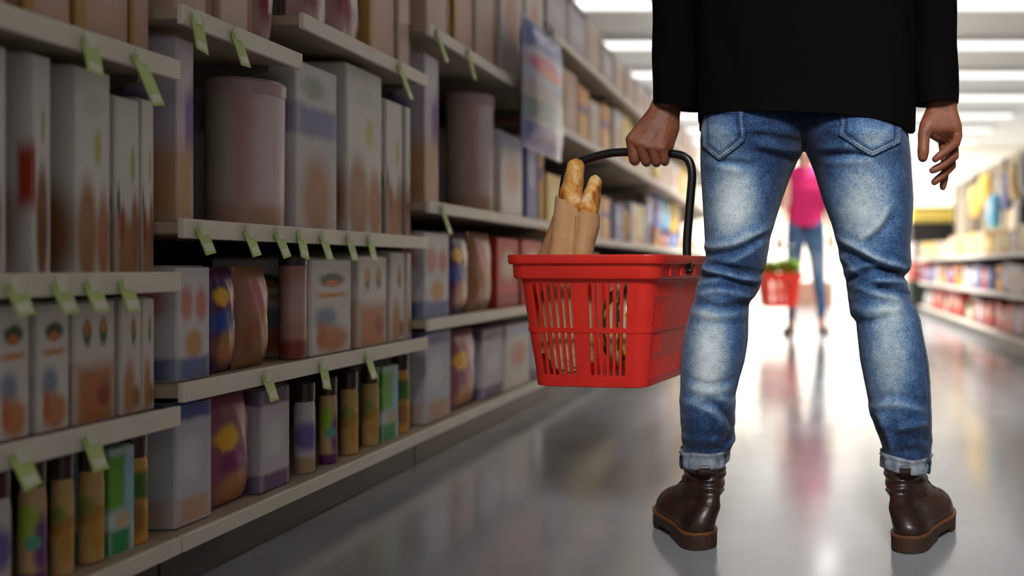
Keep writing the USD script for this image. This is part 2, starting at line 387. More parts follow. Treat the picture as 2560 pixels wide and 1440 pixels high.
define('ring_box', 'carton', (.2, .11, .25), print_mat('print_ring_box', (218, 218, 222), [('e', .28, .68, .18, .15, (206, 130, 124), .5), ('e', .72, .66, .18, .15, (206, 130, 124), .5), ('e', .5, .32, .26, .13, (206, 154, 98), .4), ('r', .5, .1, .5, .1, (92, 112, 160), .4)]), 'white carton with red rings and blue foot', 'carton')
define('purple_bag', 'bag', (.12, .17, .26), print_mat('print_purple_bag', (84, 40, 92), [('e', .35, .72, .22, .09, (232, 182, 52), .3), ('e', .4, .48, .34, .12, (38, 78, 158), .35), ('e', .55, .24, .4, .16, (172, 112, 52), .4), ('e', .8, .7, .16, .12, (170, 60, 96), .5)], 0.3), 'purple bag with yellow and blue print', 'bag')
define('brown_bag', 'bag', (.12, .17, .26), print_mat('print_brown_bag', (170, 122, 92), [('e', .5, .72, .34, .16, (196, 120, 128), .5), ('e', .4, .3, .34, .2, (150, 96, 52), .4), ('e', .8, .5, .14, .1, (226, 176, 70), .5)], 0.35), 'brown and rose snack bag', 'bag')
define('plum_bag', 'bag', (.12, .18, .24), print_mat('print_plum_bag', (150, 88, 106), [('e', .32, .62, .24, .12, (236, 180, 40), .3), ('e', .5, .4, .34, .13, (122, 24, 84), .35), ('e', .55, .16, .42, .14, (178, 120, 64), .4), ('e', .8, .74, .2, .14, (196, 140, 150), .5)], 0.3), 'plum bag with a yellow logo patch', 'bag')
define('lilac_box', 'carton', (.2, .12, .24), print_mat('print_lilac_box', (206, 200, 208), [('r', .5, .08, .5, .09, (96, 62, 110), .4), ('r', .5, .92, .5, .08, (84, 50, 84), .4), ('e', .5, .5, .3, .16, (226, 222, 224), .5)]), 'lilac carton with purple top and foot', 'carton')
define('blue_pouch', 'carton', (.16, .13, .27), print_mat('print_blue_pouch', (206, 208, 220), [('r', .5, .95, .5, .09, (78, 90, 160), .4), ('r', .5, .12, .4, .1, (206, 170, 140), .5), ('e', .4, .55, .3, .18, (226, 226, 232), .5)]), 'pale carton with blue top band', 'carton')
define('green_carton', 'carton', (.14, .09, .21), print_mat('print_green_carton', (196, 216, 220), [('r', .3, .68, .34, .26, (98, 166, 46), .25), ('r', .78, .62, .2, .3, (150, 196, 212), .4), ('r', .4, .1, .4, .14, (40, 140, 84), .35), ('e', .5, .32, .3, .08, (206, 178, 140), .5)]), 'bright green and pale blue carton', 'carton')
define('brown_lid_jar', 'jar', (.1, .1, .2), print_mat('print_brown_lid_jar', (206, 170, 108), [('r', .5, .5, .5, .1, (176, 130, 60), .4), ('e', .62, .3, .2, .18, (196, 148, 70), .4), ('e', .4, .62, .14, .1, (142, 150, 70), .5)]), 'amber jar with dark brown lid', 'jar', M_brownlid)
define('violet_label_jar', 'jar', (.1, .1, .2), print_mat('print_violet_jar', (206, 172, 130), [('e', .42, .62, .16, .2, (166, 196, 70), .3), ('e', .62, .4, .12, .3, (116, 70, 128), .4), ('r', .5, .06, .5, .08, (112, 56, 112), .4), ('e', .5, .44, .1, .07, (98, 172, 150), .4)]), 'tan jar with violet and lime label', 'jar', M_brownlid)
define('green_label_jar', 'jar', (.11, .11, .22), print_mat('print_green_jar', (212, 158, 74), [('r', .5, .66, .5, .16, (70, 112, 44), .3), ('e', .5, .24, .3, .22, (222, 164, 70), .4), ('e', .5, .3, .12, .2, (160, 108, 60), .4)]), 'amber jar with green label and brown lid', 'jar', M_brownlid)
define('white_label_jar', 'jar', (.1, .1, .2), print_mat('print_white_jar', (212, 206, 206), [('e', .5, .5, .24, .2, (120, 104, 168), .4), ('r', .5, .12, .5, .1, (190, 160, 130), .5)]), 'white jar with violet oval', 'jar', M_brownlid)
define('pink_tub', 'tub', (.3, .3, .3), print_mat('print_pink_tub', (228, 206, 206), [('r', .2, .5, .18, .6, (200, 192, 172), .4), ('r', .45, .5, .05, .6, (204, 158, 150), .8), ('r', .62, .5, .12, .6, (232, 214, 216), .6), ('e', .74, .45, .05, .14, (206, 120, 80), .4), ('r', .5, .05, .5, .12, (196, 160, 140), .5)]), 'large round pink and beige tub', 'tub', M_pinklid)
define('grey_lid_tub', 'tub', (.2, .2, .25), print_mat('print_rose_tub', (190, 142, 132), [('r', .5, .1, .5, .1, (150, 70, 60), .5), ('e', .5, .6, .2, .2, (206, 170, 160), .5)]), 'rose tub with dark grey lid', 'tub', M_greylid)
define('purple_side_box', 'carton', (.16, .06, .32), print_mat('print_purple_side', (196, 186, 200), [('r', .85, .62, .35, .26, (118, 72, 150), .4), ('r', .4, .2, .5, .22, (196, 152, 112), .5), ('e', .5, .86, .5, .16, (214, 208, 216), .5)]), 'slim purple and white carton', 'carton')
define('blue_band_box', 'carton', (.22, .14, .38), print_mat('print_blue_band', (206, 206, 210), [('r', .5, .66, .5, .09, (122, 124, 168), .4), ('e', .4, .86, .26, .07, (150, 160, 140), .5), ('e', .5, .2, .36, .24, (176, 128, 100), .5)]), 'tall white carton with blue-grey band', 'carton')
define('rose_box', 'carton', (.22, .13, .32), print_mat('print_rose_box', (206, 166, 148), [('r', .08, .5, .08, .6, (190, 150, 84), .4), ('e', .6, .5, .3, .3, (214, 178, 162), .6)]), 'tall rose beige carton with gold edge', 'carton')
define('beige_box', 'carton', (.22, .13, .32), print_mat('print_beige_box', (214, 190, 172), [('r', .5, .9, .5, .1, (226, 214, 206), .5), ('r', .9, .5, .08, .6, (150, 92, 70), .5)]), 'tall beige carton with brown edge', 'carton')
define('red_mix_bag', 'bag', (.12, .16, .26), print_mat('print_red_mix', (186, 148, 150), [('e', .4, .5, .3, .3, (132, 34, 56), .4), ('e', .3, .85, .2, .1, (64, 84, 160), .4), ('e', .7, .6, .2, .2, (216, 200, 206), .5)], 0.3), 'red and white snack bag', 'bag')
define('big_blue_bag', 'bag', (.14, .32, .5), print_mat('print_big_blue', (192, 196, 214), [('r', .5, .86, .5, .1, (80, 88, 160), .3), ('e', .5, .66, .44, .08, (206, 84, 124), .3), ('e', .5, .62, .3, .04, (226, 120, 70), .4), ('r', .5, .42, .5, .08, (196, 178, 168), .5), ('r', .5, .3, .5, .08, (120, 134, 130), .4), ('r', .5, .1, .5, .1, (70, 70, 150), .3)], 0.3), 'large blue and white bag with pink oval', 'bag')
# brighter kinds for the far end of the aisle
define('orange_box', 'carton', (.2, .18, .26), print_mat('print_orange_box', (222, 146, 52), [('r', .5, .6, .5, .08, (110, 70, 120), .4), ('e', .5, .3, .3, .2, (232, 180, 80), .5)]), 'orange carton with violet band', 'carton')
define('yellow_box', 'carton', (.2, .18, .24), print_mat('print_yellow_box', (238, 206, 96), [('e', .5, .5, .3, .26, (250, 236, 170), .5), ('r', .5, .1, .5, .1, (226, 150, 60), .5)]), 'yellow carton with pale oval', 'carton')
define('red_box', 'carton', (.2, .16, .22), print_mat('print_red_box', (196, 62, 46), [('e', .5, .6, .3, .2, (226, 200, 180), .5), ('r', .5, .1, .5, .1, (150, 40, 40), .5)]), 'red carton with pale oval', 'carton')
define('white_box', 'carton', (.2, .2, .22), print_mat('print_white_box', (236, 228, 222), [('e', .5, .5, .3, .2, (226, 170, 150), .5), ('r', .5, .9, .5, .08, (206, 206, 226), .5)]), 'white carton with peach oval', 'carton')
define('blue_box', 'carton', (.18, .12, .22), print_mat('print_blue_box', (72, 88, 158), [('e', .5, .6, .3, .2, (160, 176, 220), .5)]), 'blue carton with pale oval', 'carton')
define('green_bottle', 'bottle', (.1, .1, .25), print_mat('print_green_bottle', (122, 150, 108), [('r', .5, .35, .5, .18, (222, 226, 206), .4)]), 'green bottle with pale label', 'bottle', M_whitelid)
define('peach_pack', 'carton', (.18, .16, .18), print_mat('print_peach_pack', (238, 206, 170), [('e', .5, .5, .34, .3, (246, 226, 170), .5)]), 'peach coloured low carton', 'carton')
define('black_bag', 'bag', (.1, .26, .3), print_mat('print_black_bag', (46, 44, 54), [('e', .5, .5, .3, .2, (96, 88, 106), .5)], 0.3), 'black hanging bag', 'bag')
define('cyan_bag', 'bag', (.1, .24, .3), print_mat('print_cyan_bag', (84, 178, 216), [('e', .6, .6, .3, .2, (160, 210, 230), .5)], 0.3), 'cyan hanging bag', 'bag')
define('violet_bag', 'bag', (.1, .2, .34), print_mat('print_violet_bag', (126, 132, 206), [('e', .5, .5, .3, .2, (200, 200, 236), .5)], 0.3), 'periwinkle blue hanging bag', 'bag')
define('gold_bag', 'bag', (.1, .24, .3), print_mat('print_gold_bag', (232, 196, 92), [('e', .5, .4, .3, .24, (216, 150, 60), .5)], 0.3), 'golden yellow hanging bag', 'bag')

ORD = ['first', 'second', 'third', 'fourth', 'fifth', 'sixth', 'seventh', 'eighth', 'ninth', 'tenth', 'eleventh', 'twelfth', 'thirteenth', 'fourteenth']
GOODS = []
def place(kind, x, y, z, dims, label, side, group, tilt=0.0):
    p, d, desc, cat, form = KINDS[kind]
    path = numbered('/World', kind)
    X = UsdGeom.Xform.Define(stage, path)
    X.GetPrim().GetReferences().AddInternalReference(p)
    X.AddTranslateOp().Set(Gf.Vec3d(x, y, z + 0.0009))
    X.AddRotateZOp().Set(float((180 if side > 0 else 0) + tilt))
    X.AddScaleOp().Set(Gf.Vec3f(*[float(a / b) for a, b in zip(dims, d)]))
    X.GetPrim().SetInstanceable(True)
    tag(X, label, cat, group)

XF = WL + 0.028                                   # the goods' front face, a little behind the lip
BAYLIM = {'nearest': (-9, BY[1]), 'second': (BY[1], BY[2]), 'third': (BY[2], BY[3])}
def row_left(bay, rowname, z, items):
    """items: (left pixel, right pixel, top pixel, kind[, depth])."""
    for i, it in enumerate(items):
        a, b, top, kind = it[:4]
        form = KINDS[kind][4]
        y0, y1 = F * XF / (CX - a), F * XF / (CX - b)
        lo, hi = BAYLIM[bay]
        if z == 1.07: hi = MID
        if z == 1.165: lo = MID
        y0, y1 = max(y0, lo + .02), min(y1, hi - .02)
        h = H - (top - CY) * (y0 + 0.3 * (y1 - y0)) / F - z
        up = {('nearest', .34): .583, ('nearest', .104): .34, ('nearest', .583): .965, ('second', .104): .38, ('second', .38): .68, ('second', .68): 1.07 if y0 < MID - .01 else 1.165, ('third', .104): .432, ('third', .432): .79, ('third', .79): 1.325}.get((bay, z))
        if up: h = min(h, up - z - .042)
        dy = (y1 - y0) * 0.985
        dx = dy if form in ('jar', 'tub', 'bottle') else (0.062 if form == 'bag' else it[4] if len(it) > 4 else 0.24)
        if form in ('jar', 'tub', 'bottle'):       # round things: fit the two tangents
            t0, t1 = math.atan((CX - a) / F), math.atan((CX - b) / F)
            r = XF / (math.sin((t0 + t1) / 2) / math.sin((t0 - t1) / 2) - 1)
            r *= .95; yc = (XF + r) / math.tan((t0 + t1) / 2)
            yc = min(max(yc, lo + r + .01), hi - r - .01)
            y0, y1 = yc - r, yc + r; dx = dy = 2 * r
            h = H - (top - CY) * yc / F - z
            if up: h = min(h, up - z - .042)
        jit = (((i * 37 + int(a)) % 7) - 3) * 0.8
        if form == 'carton': jit *= 0.5; dy -= abs(math.sin(math.radians(jit))) * dx; dy = max(dy, 0.03)
        if form == 'bag': jit = 0
        place(kind, -XF - dx / 2 - 0.006, (y0 + y1) / 2, z, (dx, dy, h), f'{KINDS[kind][2]}, {ORD[i]} on {rowname} of {bay} left bay', -1, f'goods on the {rowname} of the {bay} left bay', jit)

row_left('nearest', 'top shelf', .965, [(-140, 60, -160, 'beige_box'), (75, 190, -160, 'rose_box'), (202, 330, -160, 'rose_box'), (338, 432, -130, 'rose_box')])
row_left('nearest', 'middle shelf', .583, [(-330, -150, 90, 'cereal_white'), (-75, 28, 102, 'cereal_white'), (94, 142, 124, 'cereal_white'), (200, 286, 120, 'cereal_cream'), (300, 362, 244, 'cereal_low'), (372, 436, 250, 'cereal_low')])
row_left('nearest', 'lower shelf', .34, [(-330, -140, 760, 'oat_box'), (-120, -15, 758, 'oat_box'), (0, 84, 752, 'emblem_box'), (98, 184, 752, 'emblem_box'), (196, 300, 734, 'flake_box'), (312, 366, 728, 'oat_box'), (376, 432, 724, 'oat_box')])
row_left('nearest', 'bottom shelf', .104, [(-330, -180, 1230, 'brown_lid_jar'), (-160, -75, 1225, 'brown_lid_jar'), (-60, 40, 1180, 'white_label_jar'), (52, 128, 1148, 'violet_label_jar'), (134, 196, 1132, 'brown_lid_jar'), (202, 272, 1116, 'brown_lid_jar'), (284, 346, 1122, 'green_carton', .08), (362, 436, 1052, 'green_label_jar')])
row_left('second', 'upper shelf', 1.07, [(448, 540, -220, 'beige_box'), (556, 640, -220, 'beige_box'), (650, 734, -200, 'red_mix_bag')])
row_left('second', 'top shelf', 1.165, [(752, 838, -160, 'red_mix_bag'), (842, 918, -150, 'red_mix_bag'), (926, 992, -150, 'rose_box'), (1000, 1055, -140, 'beige_box')])
row_left('second', 'middle shelf', .68, [(446, 494, 92, 'purple_side_box', .1), (508, 728, 208, 'pink_tub'), (746, 850, 160, 'blue_band_box'), (872, 962, 160, 'cereal_cream'), (972, 1012, 252, 'cereal_low'), (1020, 1058, 268, 'cereal_low')])
row_left('second', 'lower shelf', .38, [(446, 534, 668, 'ring_box'), (542, 612, 668, 'purple_bag'), (620, 694, 668, 'brown_bag'), (700, 776, 640, 'grey_lid_tub'), (784, 886, 648, 'emblem_box'), (898, 974, 640, 'flake_box'), (982, 1018, 628, 'oat_box'), (1024, 1058, 620, 'oat_box')])
row_left('second', 'bottom shelf', .104, [(448, 540, 992, 'blue_pouch'), (548, 648, 990, 'plum_bag'), (658, 732, 972, 'lilac_box'), (738, 796, 958, 'white_label_jar'), (802, 850, 944, 'violet_label_jar'), (854, 902, 930, 'brown_lid_jar'), (906, 954, 918, 'brown_lid_jar'), (962, 1002, 918, 'green_carton', .08), (1010, 1058, 874, 'green_label_jar')])
row_left('third', 'top shelf', 1.325, [(1072, 1130, -140, 'beige_box'), (1138, 1186, -140, 'rose_box'), (1194, 1246, -130, 'beige_box'), (1256, 1310, -120, 'white_box'), (1318, 1374, -100, 'white_box')])
row_left('third', 'middle shelf', .79, [(1066, 1102, 138, 'purple_side_box', .1), (1114, 1242, 240, 'pink_tub'), (1254, 1312, 332, 'white_box'), (1320, 1348, 350, 'blue_box'), (1352, 1376, 352, 'orange_box')])
row_left('third', 'lower shelf', .432, [(1066, 1128, 582, 'ring_box'), (1134, 1184, 580, 'purple_bag'), (1190, 1242, 582, 'brown_bag'), (1248, 1300, 596, 'red_box'), (1306, 1374, 600, 'red_box')])
row_left('third', 'bottom shelf', .104, [(1068, 1132, 822, 'blue_pouch'), (1138, 1204, 828, 'plum_bag'), (1210, 1262, 822, 'lilac_box'), (1270, 1328, 812, 'white_box'), (1334, 1376, 806, 'lilac_box')])

rng = random.Random(11)
def fill(side, bay, rowname, z, y0, y1, kinds, hs, step, gap=0.03):
    X = -(WL + 0.03) if side < 0 else WR + 0.03
    y, i = y0 + 0.03, 0
    while y + step * 0.85 < y1:
        kind = kinds[(i + rng.randrange(len(kinds))) % len(kinds)]
        w = min(step * rng.uniform(0.85, 1.1), y1 - y - 0.02); h = rng.uniform(*hs)
        form = KINDS[kind][4]; dx = min(w, 0.2) if form in ('jar', 'tub', 'bottle') else 0.12 if form == 'bag' else 0.24
        if form in ('jar', 'tub', 'bottle'): w = dx
        place(kind, X + side * dx / 2, y + w / 2, z, (dx, w, h), f'{KINDS[kind][2]}, {ORD[i]} on {rowname} of {bay} {"left" if side < 0 else "right"} bay', side, f'goods on the {rowname} of the {bay} {"left" if side < 0 else "right"} bay')
        y += w + gap; i += 1

for i, bay in ((3, 'fourth'), (4, 'fifth'), (5, 'sixth'), (6, 'seventh')):
    y0, y1 = BY[i], BY[i + 1]
    fill(-1, bay, 'upper shelf', 1.25, y0, y1, ['white_box', 'orange_box', 'beige_box', 'orange_box', 'rose_box'] if i == 3 else ['white_box', 'yellow_box', 'peach_pack', 'beige_box'], (0.26, 0.33), 0.27 if i < 5 else .36)
    fill(-1, bay, 'top shelf', 1.66, y0, y1, ['white_box', 'beige_box', 'lilac_box'], (0.24, 0.32), 0.36)
    fill(-1, bay, 'middle shelf', .745, y0, y1, ['orange_box', 'yellow_box', 'red_box', 'white_box', 'gold_bag', 'blue_box'], (0.2, 0.3) if i < 5 else (.1, .155), 0.27 if i < 5 else .36)
    fill(-1, bay, 'lower shelf', .45, y0, y1, ['blue_box', 'lilac_box', 'yellow_box', 'red_box'], (0.17, 0.22), 0.36)
for i, bay in enumerate(('nearest', 'second', 'third', 'farthest')):
    y0, y1 = RY[i], RY[i + 1]
    st = 0.2 if i < 2 else 0.28
    fill(1, bay, 'bottom shelf', .104, y0, y1, ['red_box', 'white_box', 'lilac_box', 'green_bottle', 'red_box'], (0.18, 0.24), st)
    fill(1, bay, 'lower shelf', .40, y0, y1, ['orange_box', 'red_box', 'blue_box', 'red_box', 'white_box', 'lilac_box'], (0.18, 0.23), st)
    fill(1, bay, 'upper shelf', .69, y0, y1, ['yellow_box', 'peach_pack', 'white_box', 'peach_pack'], (0.13, 0.2), st * 1.3)

# bags hanging from pegs above the shelves
M_peg = plain('peg_steel', (150, 150, 150), 0.3, metal=0.9)
def hang(side, x, y, ztop, dims, kind, where):
    peg = thing('display_peg', f'steel peg holding the {KINDS[kind][2]} {where}', 'hook', (x, y, ztop - 0.02))
    s = side
    far = (DEP + (WL if s < 0 else WR)) - abs(x)
    obj('rod', tube([(-s * 0.04, 0, 0.01), (-s * 0.03, 0, 0), (s * 0.05, 0, 0), (s * (far - 0.003), 0, 0)], 0.004, 8), M_peg, peg, smooth=True)
    obj('back_plate', cbox(s * far - 0.005, -0.03, -0.03, s * far - 0.001, 0.03, 0.03, 0.0008) if s > 0 else cbox(s * far + 0.001, -0.03, -0.03, s * far + 0.005, 0.03, 0.03, 0.0008), M_peg, peg)
    place(kind, x, y, ztop - dims[2], dims, f'{KINDS[kind][2]} on a peg {where}', side, 'bags hanging on pegs')
hang(-1, -1.085, 3.98, 1.58, (.08, .60, .52), 'big_blue_bag', 'between upper left bays')
for k, (y, z, kind, w) in enumerate([(6.9, 1.42, 'black_bag', .3), (7.35, 1.40, 'gold_bag', .34), (7.75, 1.34, 'violet_bag', .3), (8.1, 1.20, 'cyan_bag', .4), (8.6, 1.42, 'gold_bag', .4), (9.25, 1.36, 'gold_bag', .4), (6.55, 1.22, 'gold_bag', .26), (7.1, 1.12, 'black_bag', .34)]):
    hang(1, WR + 0.14 + 0.02 * (k % 3), y, z, (.09, w, .3), kind, f'over right shelves, {ORD[k]} in row')
for k, (y, z, kind, w) in enumerate([(7.76, 1.20, 'black_bag', .4), (8.3, 1.20, 'violet_bag', .36), (8.75, 1.20, 'cyan_bag', .4), (9.4, 1.20, 'gold_bag', .4)]):
    hang(-1, -WL - 0.14, y, z, (.09, w, .3), kind, f'over left shelves, {ORD[k]} in row')

# lime price tags hanging from the lips
TAGS = {}
def price_tag(px, py0, py1, z, where):
    TAGS[where] = TAGS.get(where, 0) + 1
    y = F * (WL + 0.0) / (CX - px)
    h = (py1 - py0) * y / F; w = 0.033
    t = thing('price_tag', f'lime green price tag, {ORD[TAGS[where] - 1]} hanging under {where}', 'price tag', (-WL + 0.0155, y, z - 0.028), group='lime price tags on the left shelves')
    card = cbox(-0.001, -w / 2, -h, 0.001, w / 2, 0.02, 0.0004)
    R = trimesh.transformations.euler_matrix(math.radians(12 * math.sin(px)), math.radians(-16), 0)
    card.apply_transform(R); card.apply_translation((0.004, 0, 0))
    obj('card', card, M_tag, t)
    pr = cbox(0.001, -w / 2 + .004, -h + .006, 0.0016, w / 2 - .004, -h + .02, 0.0002); pr.apply_transform(R); pr.apply_translation((0.004, 0, 0)); obj('printed_strip', pr, M_tag2, t)
    obj('clip', cbox(-0.003, -0.008, 0.004, 0.006, 0.008, 0.03, 0.001), M_tag2, t)
for a in [(328, 140, 240, .965), (200, 66, 130, .965)]: price_tag(*a, 'top shelf of nearest left bay')
for x in (15, 128, 208, 292): price_tag(x, 702, 752, .583, 'middle shelf of nearest left bay')
for x in (26, 204): price_tag(x, 1105, 1165, .34, 'lower shelf of nearest left bay')
for a in [(470, 0, 70, 1.07), (572, 50, 112, 1.07)]: price_tag(*a, 'upper shelf of second left bay')
for x in (988,): price_tag(x, 168, 236, 1.165, 'top shelf of second left bay')
for x in (486, 604, 680, 734, 792, 858, 910): price_tag(x, 585, 628, .68, 'middle shelf of second left bay')
for x in (650, 790, 905): price_tag(x, 900, 945, .38, 'lower shelf of second left bay')
for x in (1082, 1160): price_tag(x, 70, 130, 1.325, 'top shelf of third left bay')
for x in (1094,): price_tag(x, 510, 565, .79, 'middle shelf of third left bay')

# far end of the aisle: a crate and produce bins
M_crate = plain('crate_brown', (150, 112, 92), 0.6, noise_scale=10)
def crate(name, x, y, w, d, h, label, m, slats=4, z=0.0):
    t = thing(name, label, 'crate', (x, y, z))
    for k in range(slats):
        z0 = h * k / slats + 0.004; z1 = h * (k + 1) / slats - 0.008
        for s in (-1, 1):
            obj('slat', cbox(-w / 2, s * d / 2 - 0.008, z0, w / 2, s * d / 2 + 0.008, z1, 0.002), m, t)
            obj('slat', cbox(s * w / 2 - 0.008, -d / 2 + .01, z0, s * w / 2 + 0.008, d / 2 - .01, z1, 0.002), m, t)
    for sx in (-1, 1):
        for sy in (-1, 1):
            obj('corner_post', cbox(sx * (w / 2 - .02) - .014, sy * (d / 2 - .022) - .014, 0, sx * (w / 2 - .02) + .014, sy * (d / 2 - .022) + .014, h, 0.002), m, t)
    obj('floor_board', cbox(-w / 2 + .01, -d / 2 + .01, 0.01, w / 2 - .01, d / 2 - .01, 0.025, 0.001), m, t)
    return t
crate('wooden_crate', 0.12, 14.6, 0.62, 0.5, 0.36, 'brown slatted crate on the floor far behind the woman', M_crate)
M_dark = plain('crate_dark_green', (52, 60, 48), 0.6, noise_scale=10)
M_yel = plain('crate_yellow', (226, 206, 110), 0.6, noise_scale=10)
M_wht = plain('crate_white', (236, 226, 222), 0.5, noise_scale=10)
M_redc = plain('crate_red', (206, 76, 62), 0.5, noise_scale=10)
cx = P(2330, 0, 12.9)[0]
crate('produce_crate', cx, 12.95, 0.62, 0.7, 0.40, 'dark green slatted crate, lowest of the stack past the right shelves', M_dark)
crate('produce_crate', cx, 12.95, 0.60, 0.66, 0.26, 'red slatted crate, second of the stack past the right shelves', M_redc, 3, 0.402)
crate('produce_crate', cx, 12.95, 0.60, 0.66, 0.24, 'white slatted crate, third of the stack past the right shelves', M_wht, 3, 0.664)
crate('produce_crate', cx, 12.95, 0.58, 0.62, 0.26, 'black slatted crate, fourth of the stack past the right shelves', plain('crate_black', (44, 42, 44), 0.5), 3, 0.906)
crate('produce_crate', cx, 12.95, 0.58, 0.62, 0.22, 'yellow slatted crate on top of the stack past the right shelves', M_yel, 3, 1.168)

# ------------------------------------------------------------------ the man
YM = 2.12                                          # depth of his hips
def sell(cx, cy, rx, ry, z, n=72, e=2.3, back=0.0):
    """Superellipse ring; angle 0 at +x, first quarter toward +y (away from the viewer)."""
    t = np.arange(n) * 2 * np.pi / n
    c, s = np.cos(t), np.sin(t)
    x = np.sign(c) * np.abs(c) ** (2 / e); y = np.sign(s) * np.abs(s) ** (2 / e)
    return np.stack([cx + rx * x, cy + ry * y, np.full(n, z)], 1)

def interp(tab, y):
    t = np.array(tab, float); return np.interp(y, t[:, 0], t[:, 1])

LL = [(200, 1760), (280, 1757), (320, 1756), (350, 1752), (420, 1752), (500, 1757), (600, 1763), (640, 1765), (660, 1757), (690, 1752), (710, 1743), (740, 1738), (780, 1725), (830, 1712), (900, 1703), (960, 1702), (1000, 1700), (1050, 1702), (1100, 1706), (1140, 1709)]
LR = [(200, 2040), (330, 2032), (380, 2010), (395, 1998), (440, 1977), (500, 1955), (560, 1936), (600, 1925), (650, 1917), (700, 1903), (720, 1901), (735, 1891), (752, 1877), (770, 1872), (850, 1870), (900, 1862), (950, 1848), (985, 1839), (1030, 1838), (1060, 1839), (1100, 1837), (1117, 1829), (1140, 1821)]
RL = [(200, 1980), (330, 1990), (380, 2012), (395, 2021), (430, 2035), (500, 2056), (560, 2079), (600, 2090), (640, 2098), (700, 2114), (750, 2121), (790, 2126), (806, 2140), (900, 2150), (950, 2160), (1000, 2170), (1040, 2174), (1100, 2198), (1150, 2212)]
RR = [(200, 2262), (280, 2265), (320, 2268), (400, 2277), (500, 2283), (560, 2280), (620, 2275), (655, 2278), (680, 2272), (692, 2259), (710, 2265), (730, 2279), (750, 2275), (770, 2290), (800, 2301), (850, 2310), (900, 2320), (950, 2325), (1000, 2327), (1100, 2330), (1150, 2326)]
DEPTH = [(200, .118), (300, .132), (350, .136), (420, .118), (520, .104), (620, .092), (700, .084), (760, .084), (860, .088), (960, .080), (1040, .074), (1150, .070)]
CENY = [(200, YM), (300, YM - .004), (350, YM - .012), (420, YM - .002), (520, YM), (640, YM), (720, YM + .004), (800, YM), (880, YM - .006), (1000, YM + .002), (1150, YM + .004)]
def leg_rings(L, R, ys):
    out = []
    for y in ys:
        yc, d = interp(CENY, y), interp(DEPTH, y)
        # silhouettes tangent: the visible edge lies near the centre depth
        a, b = P(interp(L, y), y, yc), P(interp(R, y), y, yc)
        out.append(sell((a[0] + b[0]) / 2, yc, (b[0] - a[0]) / 2, d, a[2], e=2.15))
    return np.array(out)
ys = np.r_[np.arange(222, 1137, 5.0)]
legs = [man(loft(leg_rings(LL, LR, ys)[::-1])), man(loft(leg_rings(RL, RR, np.r_[ys, 1141, 1146])[::-1]))]
pelvis = []
for y in np.arange(222, 372, 6.0):
    a, b = P(interp(LL, y), y, YM), P(interp(RR, y), y, YM)
    k = 1.0 if y < 330 else 1 - 0.5 * ((y - 330) / 42) ** 2
    pelvis.append(sell((a[0] + b[0]) / 2, YM + .01, (b[0] - a[0]) / 2 * (0.985 if y < 330 else .985 * k), (.112) * k, a[2], e=2.4))
jm = legs[0] + legs[1] + man(loft(np.array(pelvis)[::-1]))
jm = jm.refine_to_length(0.0065)
jt = tri(jm)
def pix(v): return CX + v[:, 0] * F / v[:, 1], CY + (H - v[:, 2]) * F / v[:, 1]
lap = trimesh.smoothing.laplacian_calculation(jt, equal_weight=True)
V = np.array(jt.vertices)
for it in range(14):                               # soften the join of legs and seat only
    px, py = pix(V)
    w = (np.clip(1 - np.abs(py - 385) / 70, 0, 1) * np.clip(1 - np.abs(px - 2010) / 120, 0, 1) * 0.9 + 0.12 * (py < 1090))[:, None]
    V = V + w * 0.5 * (lap @ V - V) + (0.25 * w * 0 if True else 0)
jt.vertices = V

